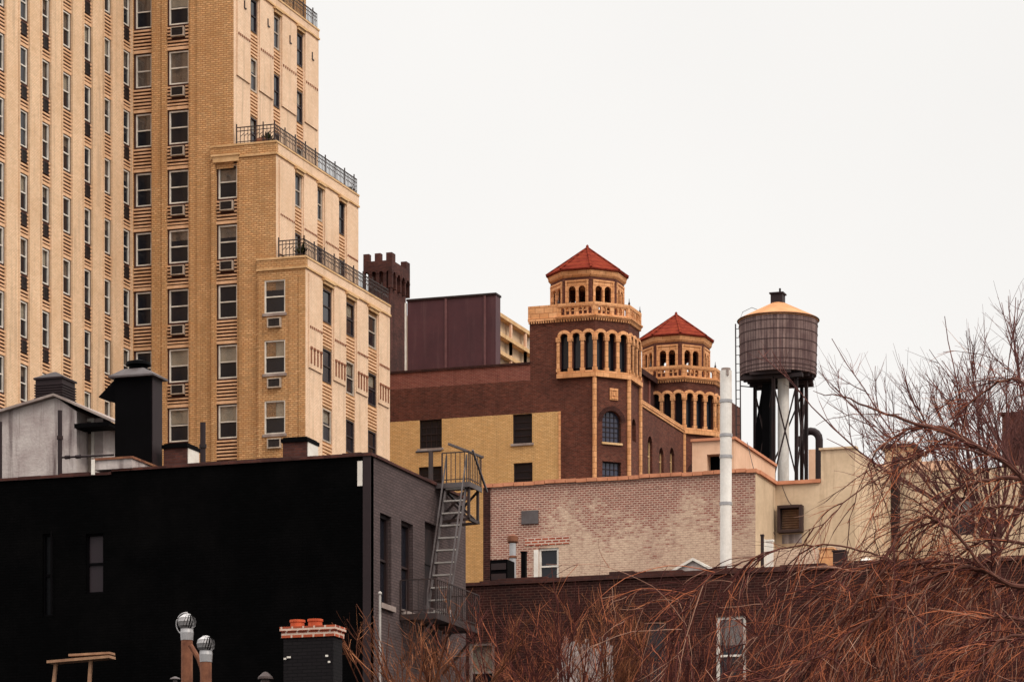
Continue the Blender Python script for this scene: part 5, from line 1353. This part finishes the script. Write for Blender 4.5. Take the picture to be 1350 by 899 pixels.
# ------------------------------------------------------------------ bare trees
def walk(p, d, L, n, wob, pull, r):
    pts = [Vector(p)]; d = Vector(d).normalized(); p = Vector(p)
    for i in range(n):
        d = (d + Vector((r.gauss(0, wob), r.gauss(0, wob), r.gauss(0, wob))) + Vector((0, 0, pull))).normalized()
        p = p + d * (L / n); pts.append(p.copy())
    return pts
def taper(r0, r1, n): return [r0 + (r1 - r0) * i / (n - 1) for i in range(n)]
def smooth_path(P, k=5):                                  # Catmull-Rom through the given points
    out_ = []
    for i in range(len(P) - 1):
        a, b, c, d = P[max(i - 1, 0)], P[i], P[i + 1], P[min(i + 2, len(P) - 1)]
        for j in range(k):
            t_ = j / k; out_.append(.5 * ((2 * b) + (c - a) * t_ + (2 * a - 5 * b + 4 * c - d) * t_ ** 2 + (3 * b - a - 3 * c + d) * t_ ** 3))
    out_.append(P[-1]); return out_

def bare_tree(px, Y, top_py, spread, n_limb, n_sub, n_twig, mat, label, seed, lean=0., z_fork=None, limb_r=.036, twig_r=.0052, upright=.04, bark='bark'):
    r = random.Random(seed)
    b0 = onY(px, 899, Y); z_top = onY(px, top_py, Y).z; zf_ = z_fork if z_fork is not None else b0.z - 1.2
    t_ = thing('bare_tree', label, 'tree', (b0.x, Y, 0), None)
    tr_ = MB(); tpts = walk((b0.x, Y, 0), (lean * .05, 0, 1), zf_, 8, .02, .05, r); tr_.tube(tpts, taper(limb_r * 2.4, limb_r * 1.4, 9), 8); tr_.build('trunk', M[bark], t_)
    cr_ = MB(); tw_ = MB(); lit_tw_ = MB(); fork = tpts[-1]; H = z_top - zf_
    for i in range(n_limb):
        a = r.uniform(-1, 1) * spread + lean; az = r.uniform(0, 6.283)
        d = Vector((math.sin(a), math.sin(r.uniform(-.5, .5)) * .7, math.cos(a)))
        L = H * r.uniform(.75, 1.08) / max(.55, math.cos(a) ** .5)
        pts = walk(fork - Vector((0, 0, r.uniform(0, .8))), d, L, 9, .07, upright, r)
        cr_.tube(pts, taper(limb_r * r.uniform(.7, 1), .008, 10), 5, cap=False)
        for j in range(n_sub):
            f = r.uniform(.2, .97); k = int(f * 8); q = pts[k].lerp(pts[k + 1], r.random()); tg = (pts[k + 1] - pts[k]).normalized()
            sd_ = Vector((r.gauss(0, 1), r.gauss(0, .8), r.gauss(0, .6))).normalized()
            L2 = H * r.uniform(.18, .42) * (1.1 - f * .5)
            p2 = walk(q, tg + sd_ * r.uniform(.4, .9), L2, 6, .08, upright * 1.6, r)
            (lit_tw_ if r.random() < .15 else cr_).tube(p2, taper(limb_r * .34, .006, 7), 4, cap=False)
            for q_ in range(n_twig):
                k2 = r.randrange(1, 6); q = p2[k2]; tg2 = (p2[k2 + 1] - p2[k2]).normalized()
                sd_ = Vector((r.gauss(0, 1), r.gauss(0, .8), r.gauss(0, .7))).normalized()
                p3 = walk(q, tg2 + sd_ * r.uniform(.4, 1.1), r.uniform(.25, .8) * H / 4, 4, .1, upright * 1.5, r)
                (lit_tw_ if r.random() < .35 else tw_).tube(p3, taper(twig_r, twig_r * .45, 5), 3, cap=False)
    cr_.build('branches', M[mat], t_); tw_.build('twigs', M[mat], t_)
    lit_tw_.build('lit_shoots', M[{'orange_twig': 'lit_orange', 'red_twig': 'lit_red'}.get(mat, mat)], t_)  # brighter strands, lit look put into the colour; grey trees keep theirs
    return t_

bare_tree(552, 76, 770, .8, 14, 5, 4, 'orange_twig', 'orange tan bare tree with straight splayed stems before the black building corner', 11, -.1, limb_r=.032)
bare_tree(600, 80, 800, .8, 12, 9, 7, 'orange_twig', 'low orange twiggy tree under the fire escape balcony', 12, .0)
bare_tree(672, 84, 762, .65, 13, 8, 5, 'red_twig', 'reddish bare tree in front of the low brick building right of the fire escape', 13, .05)
bare_tree(745, 82, 758, .6, 13, 8, 5, 'red_twig', 'reddish bare tree whose twigs reach the little white window', 14, 0)
bare_tree(815, 86, 752, .6, 13, 10, 7, 'orange_twig', 'brown orange bare tree between the two white framed windows of the low building', 15, -.05)
bare_tree(890, 84, 775, .7, 12, 8, 5, 'red_twig', 'dark red bare tree just left of the large white framed window', 16, .05)
bare_tree(975, 88, 770, .7, 11, 9, 6, 'red_twig', 'thin red bare tree in front of the large white framed window', 17, 0)
bare_tree(1080, 86, 770, .75, 11, 8, 5, 'red_twig', 'dense red brown bare tree right of the large white framed window', 18, 0)
# upright grey tree behind, at the right
bare_tree(1318, 74, 420, .85, 26, 10, 7, 'grey_twig', 'tall upright grey purple bare tree rising behind the arching tree at the right', 21, -.25, z_fork=onY(1318, 690, 74).z, limb_r=.036, twig_r=.0058, upright=.06)
bare_tree(1405, 70, 385, .55, 14, 10, 6, 'grey_twig', 'knotty grey bare tree leaning in at the upper right edge', 22, -.3, z_fork=onY(1405, 640, 70).z, limb_r=.036, twig_r=.0058, upright=.05)

# the large arching tree at the right, limbs bending over to the left and hanging down
r = random.Random(5)
YT_ = 58.0
tb_ = onY(1415, 899, YT_)
at_ = thing('weeping_tree', 'large red brown weeping bare tree arching in from the right edge', 'tree', (tb_.x, YT_, 0))
tm = MB(); ztk = onY(1415, 690, YT_).z
tpts = walk((tb_.x, YT_, 0), (0, 0, 1), ztk, 10, .015, .05, r); tm.tube(tpts, taper(.34, .17, 11), 10); tm.build('trunk', M['bark'], at_)
limbs = [
 ([(1410, 720), (1345, 628), (1290, 590), (1235, 566), (1180, 551), (1120, 526), (1073, 515)], .085, .006, 57.2, 55.5),
 ([(1320, 606), (1262, 572), (1225, 562), (1190, 570), (1155, 596), (1134, 640), (1118, 690)], .045, .008, 57.0, 56.0),
 ([(1410, 640), (1334, 630), (1274, 640), (1253, 653), (1238, 690), (1225, 730)], .065, .012, 58.5, 59.5),
 ([(1410, 760), (1345, 775), (1308, 758), (1285, 750), (1236, 741), (1190, 747), (1164, 768), (1140, 800)], .075, .012, 57.5, 56.0),
 ([(1300, 754), (1262, 705), (1236, 687), (1213, 682), (1184, 706), (1164, 738), (1112, 756), (1077, 793), (1040, 815), (985, 850)], .042, .008, 56.8, 55.0),
 ([(1330, 770), (1285, 748), (1241, 755), (1195, 775), (1155, 813), (1118, 836), (1098, 856), (1040, 882), (980, 905)], .052, .016, 57.0, 54.5),
 ([(1405, 800), (1350, 816), (1322, 812), (1296, 819), (1270, 856), (1258, 905)], .05, .016, 56.5, 55.5),
 ([(1165, 737), (1161, 747), (1162, 790), (1166, 836), (1164, 905)], .016, .009, 56.2, 56.0),
 ([(1180, 742), (1120, 722), (1060, 718), (1006, 731), (960, 748), (926, 770), (905, 810), (893, 850)], .026, .006, 56.0, 54.0),
 ([(1170, 745), (1060, 873), (1000, 899), (960, 915)], .03, .012, 55.5, 54.5),
 ([(1410, 560), (1350, 505), (1325, 502), (1300, 515), (1270, 540), (1248, 570)], .05, .01, 59.0, 60.5),
 ([(1410, 690), (1330, 668), (1270, 676), (1215, 700), (1180, 740), (1150, 800)], .055, .01, 58.8, 60.5),
 ([(1400, 730), (1330, 712), (1290, 716), (1230, 760), (1190, 830), (1170, 900)], .05, .012, 58.2, 59.5),
 ([(1300, 600), (1240, 590), (1180, 620), (1120, 655), (1085, 690), (1060, 700)], .03, .006, 56.5, 55.0),
 ([(1190, 548), (1140, 545), (1105, 550), (1075, 560)], .014, .005, 55.8, 55.0),
 ([(1410, 850), (1352, 838), (1310, 850), (1285, 905)], .05, .02, 56.0, 55.0),
]
lm = MB(); sm_ = MB(); tw = MB(); lit_tw = MB(); pt_ = MB()
paths = []
for pl_, r0, r1, Ya, Yb in limbs:
    n = len(pl_); P_ = smooth_path([onY(px, py, Ya + (Yb - Ya) * i / (n - 1) + r.uniform(-.1, .1)) for i, (px, py) in enumerate(pl_)], 5)
    for k in range(len(P_)): P_[k] = P_[k] + Vector((r.gauss(0, .012), r.gauss(0, .012), r.gauss(0, .012)))
    lm.tube(P_, taper(r0 * .68, r1 * .8, len(P_)), 7, cap=False); paths.append((P_, r0))
lm.build('limb', M['bark'], at_)
def twig_out(p2, n, lmin, lmax, pull):
    for _ in range(n):
        k = r.randrange(1, len(p2) - 1); tg = (p2[k + 1] - p2[k]).normalized()
        s_ = Vector((r.gauss(0, 1), r.gauss(0, .8), r.gauss(0, .8))).normalized()
        r.choice([lit_tw, tw, tw, tw, pt_, lit_tw]).tube(walk(p2[k], tg + s_ * r.uniform(.35, 1.0), r.uniform(lmin, lmax), 5, .12, pull, r), taper(.0052, .0025, 6), 3, cap=False)
def clear_view(p):
    x, y = lens_y(p); return y < 745 and r.random() < (.9 if x < 1135 else .12)
for P_, r0 in paths:
    n = int(5 + len(P_) * .75)
    for j in range(n):
        k = r.randrange(2, len(P_) - 1); tg = (P_[k + 1] - P_[k - 1]).normalized()
        s_ = Vector((r.gauss(-.35, .8), r.gauss(0, .7), r.gauss(0, .7))).normalized()
        p2 = walk(P_[k], tg * .7 + s_ * r.uniform(.5, 1.1), r.uniform(.6, 2.3), 8, .09, -.13, r)
        if clear_view(p2[-1]) or clear_view(p2[4]): continue
        sm_.tube(p2, taper(r.uniform(.008, .015), .004, 9), 4, cap=False); twig_out(p2, 7, .2, .8, -.04)
    twig_out(P_[:max(6, len(P_) // 2)], int(len(P_) * .4), .2, .7, .0)
# hanging curtain of long thin shoots, mostly down to the left
for i in range(360):
    P_, r0 = paths[r.choice([1, 2, 3, 3, 4, 5, 5, 6, 7, 8, 9, 11, 12, 13, 15])]
    k = r.randrange(2, len(P_) - 1)
    st_ = P_[k] + Vector((r.uniform(-.3, .3), r.uniform(-.6, .6), r.uniform(-.1, .25)))
    p2 = walk(P_[k], Vector((-r.uniform(.1, .8), r.uniform(-.35, .35), r.uniform(-.9, .35))), r.uniform(1.0, 3.2), 10, .085, -.15, r)
    if clear_view(p2[-1]) or clear_view(p2[5]): continue
    r.choice([lit_tw, sm_, sm_, pt_, lit_tw]).tube(p2, taper(r.uniform(.005, .011), .003, 11), 4, cap=False); twig_out(p2, 5, .25, 1.0, -.08)
sm_.build('hanging_shoot', M['red_twig'], at_); tw.build('twigs', M['red_twig'], at_); lit_tw.build('lit_shoots', M['lit_red'], at_); pt_.build('pale_shoots', M['pale_twig'], at_)  # brighter red strands carry a painted-in lit look
# more crowns of the same thicket, further back, in the lower right
bare_tree(1165, 80, 745, .8, 13, 8, 5, 'red_twig', 'red brown bare tree behind the hanging limbs, left of the dark pilasters', 31, -.1)
bare_tree(1240, 82, 725, .7, 13, 8, 5, 'red_twig', 'taller red brown bare tree behind the hanging limbs at the right', 32, 0)
bare_tree(1325, 80, 680, .6, 13, 8, 5, 'red_twig', 'tallest red brown bare tree at the right edge behind the limbs', 33, 0)
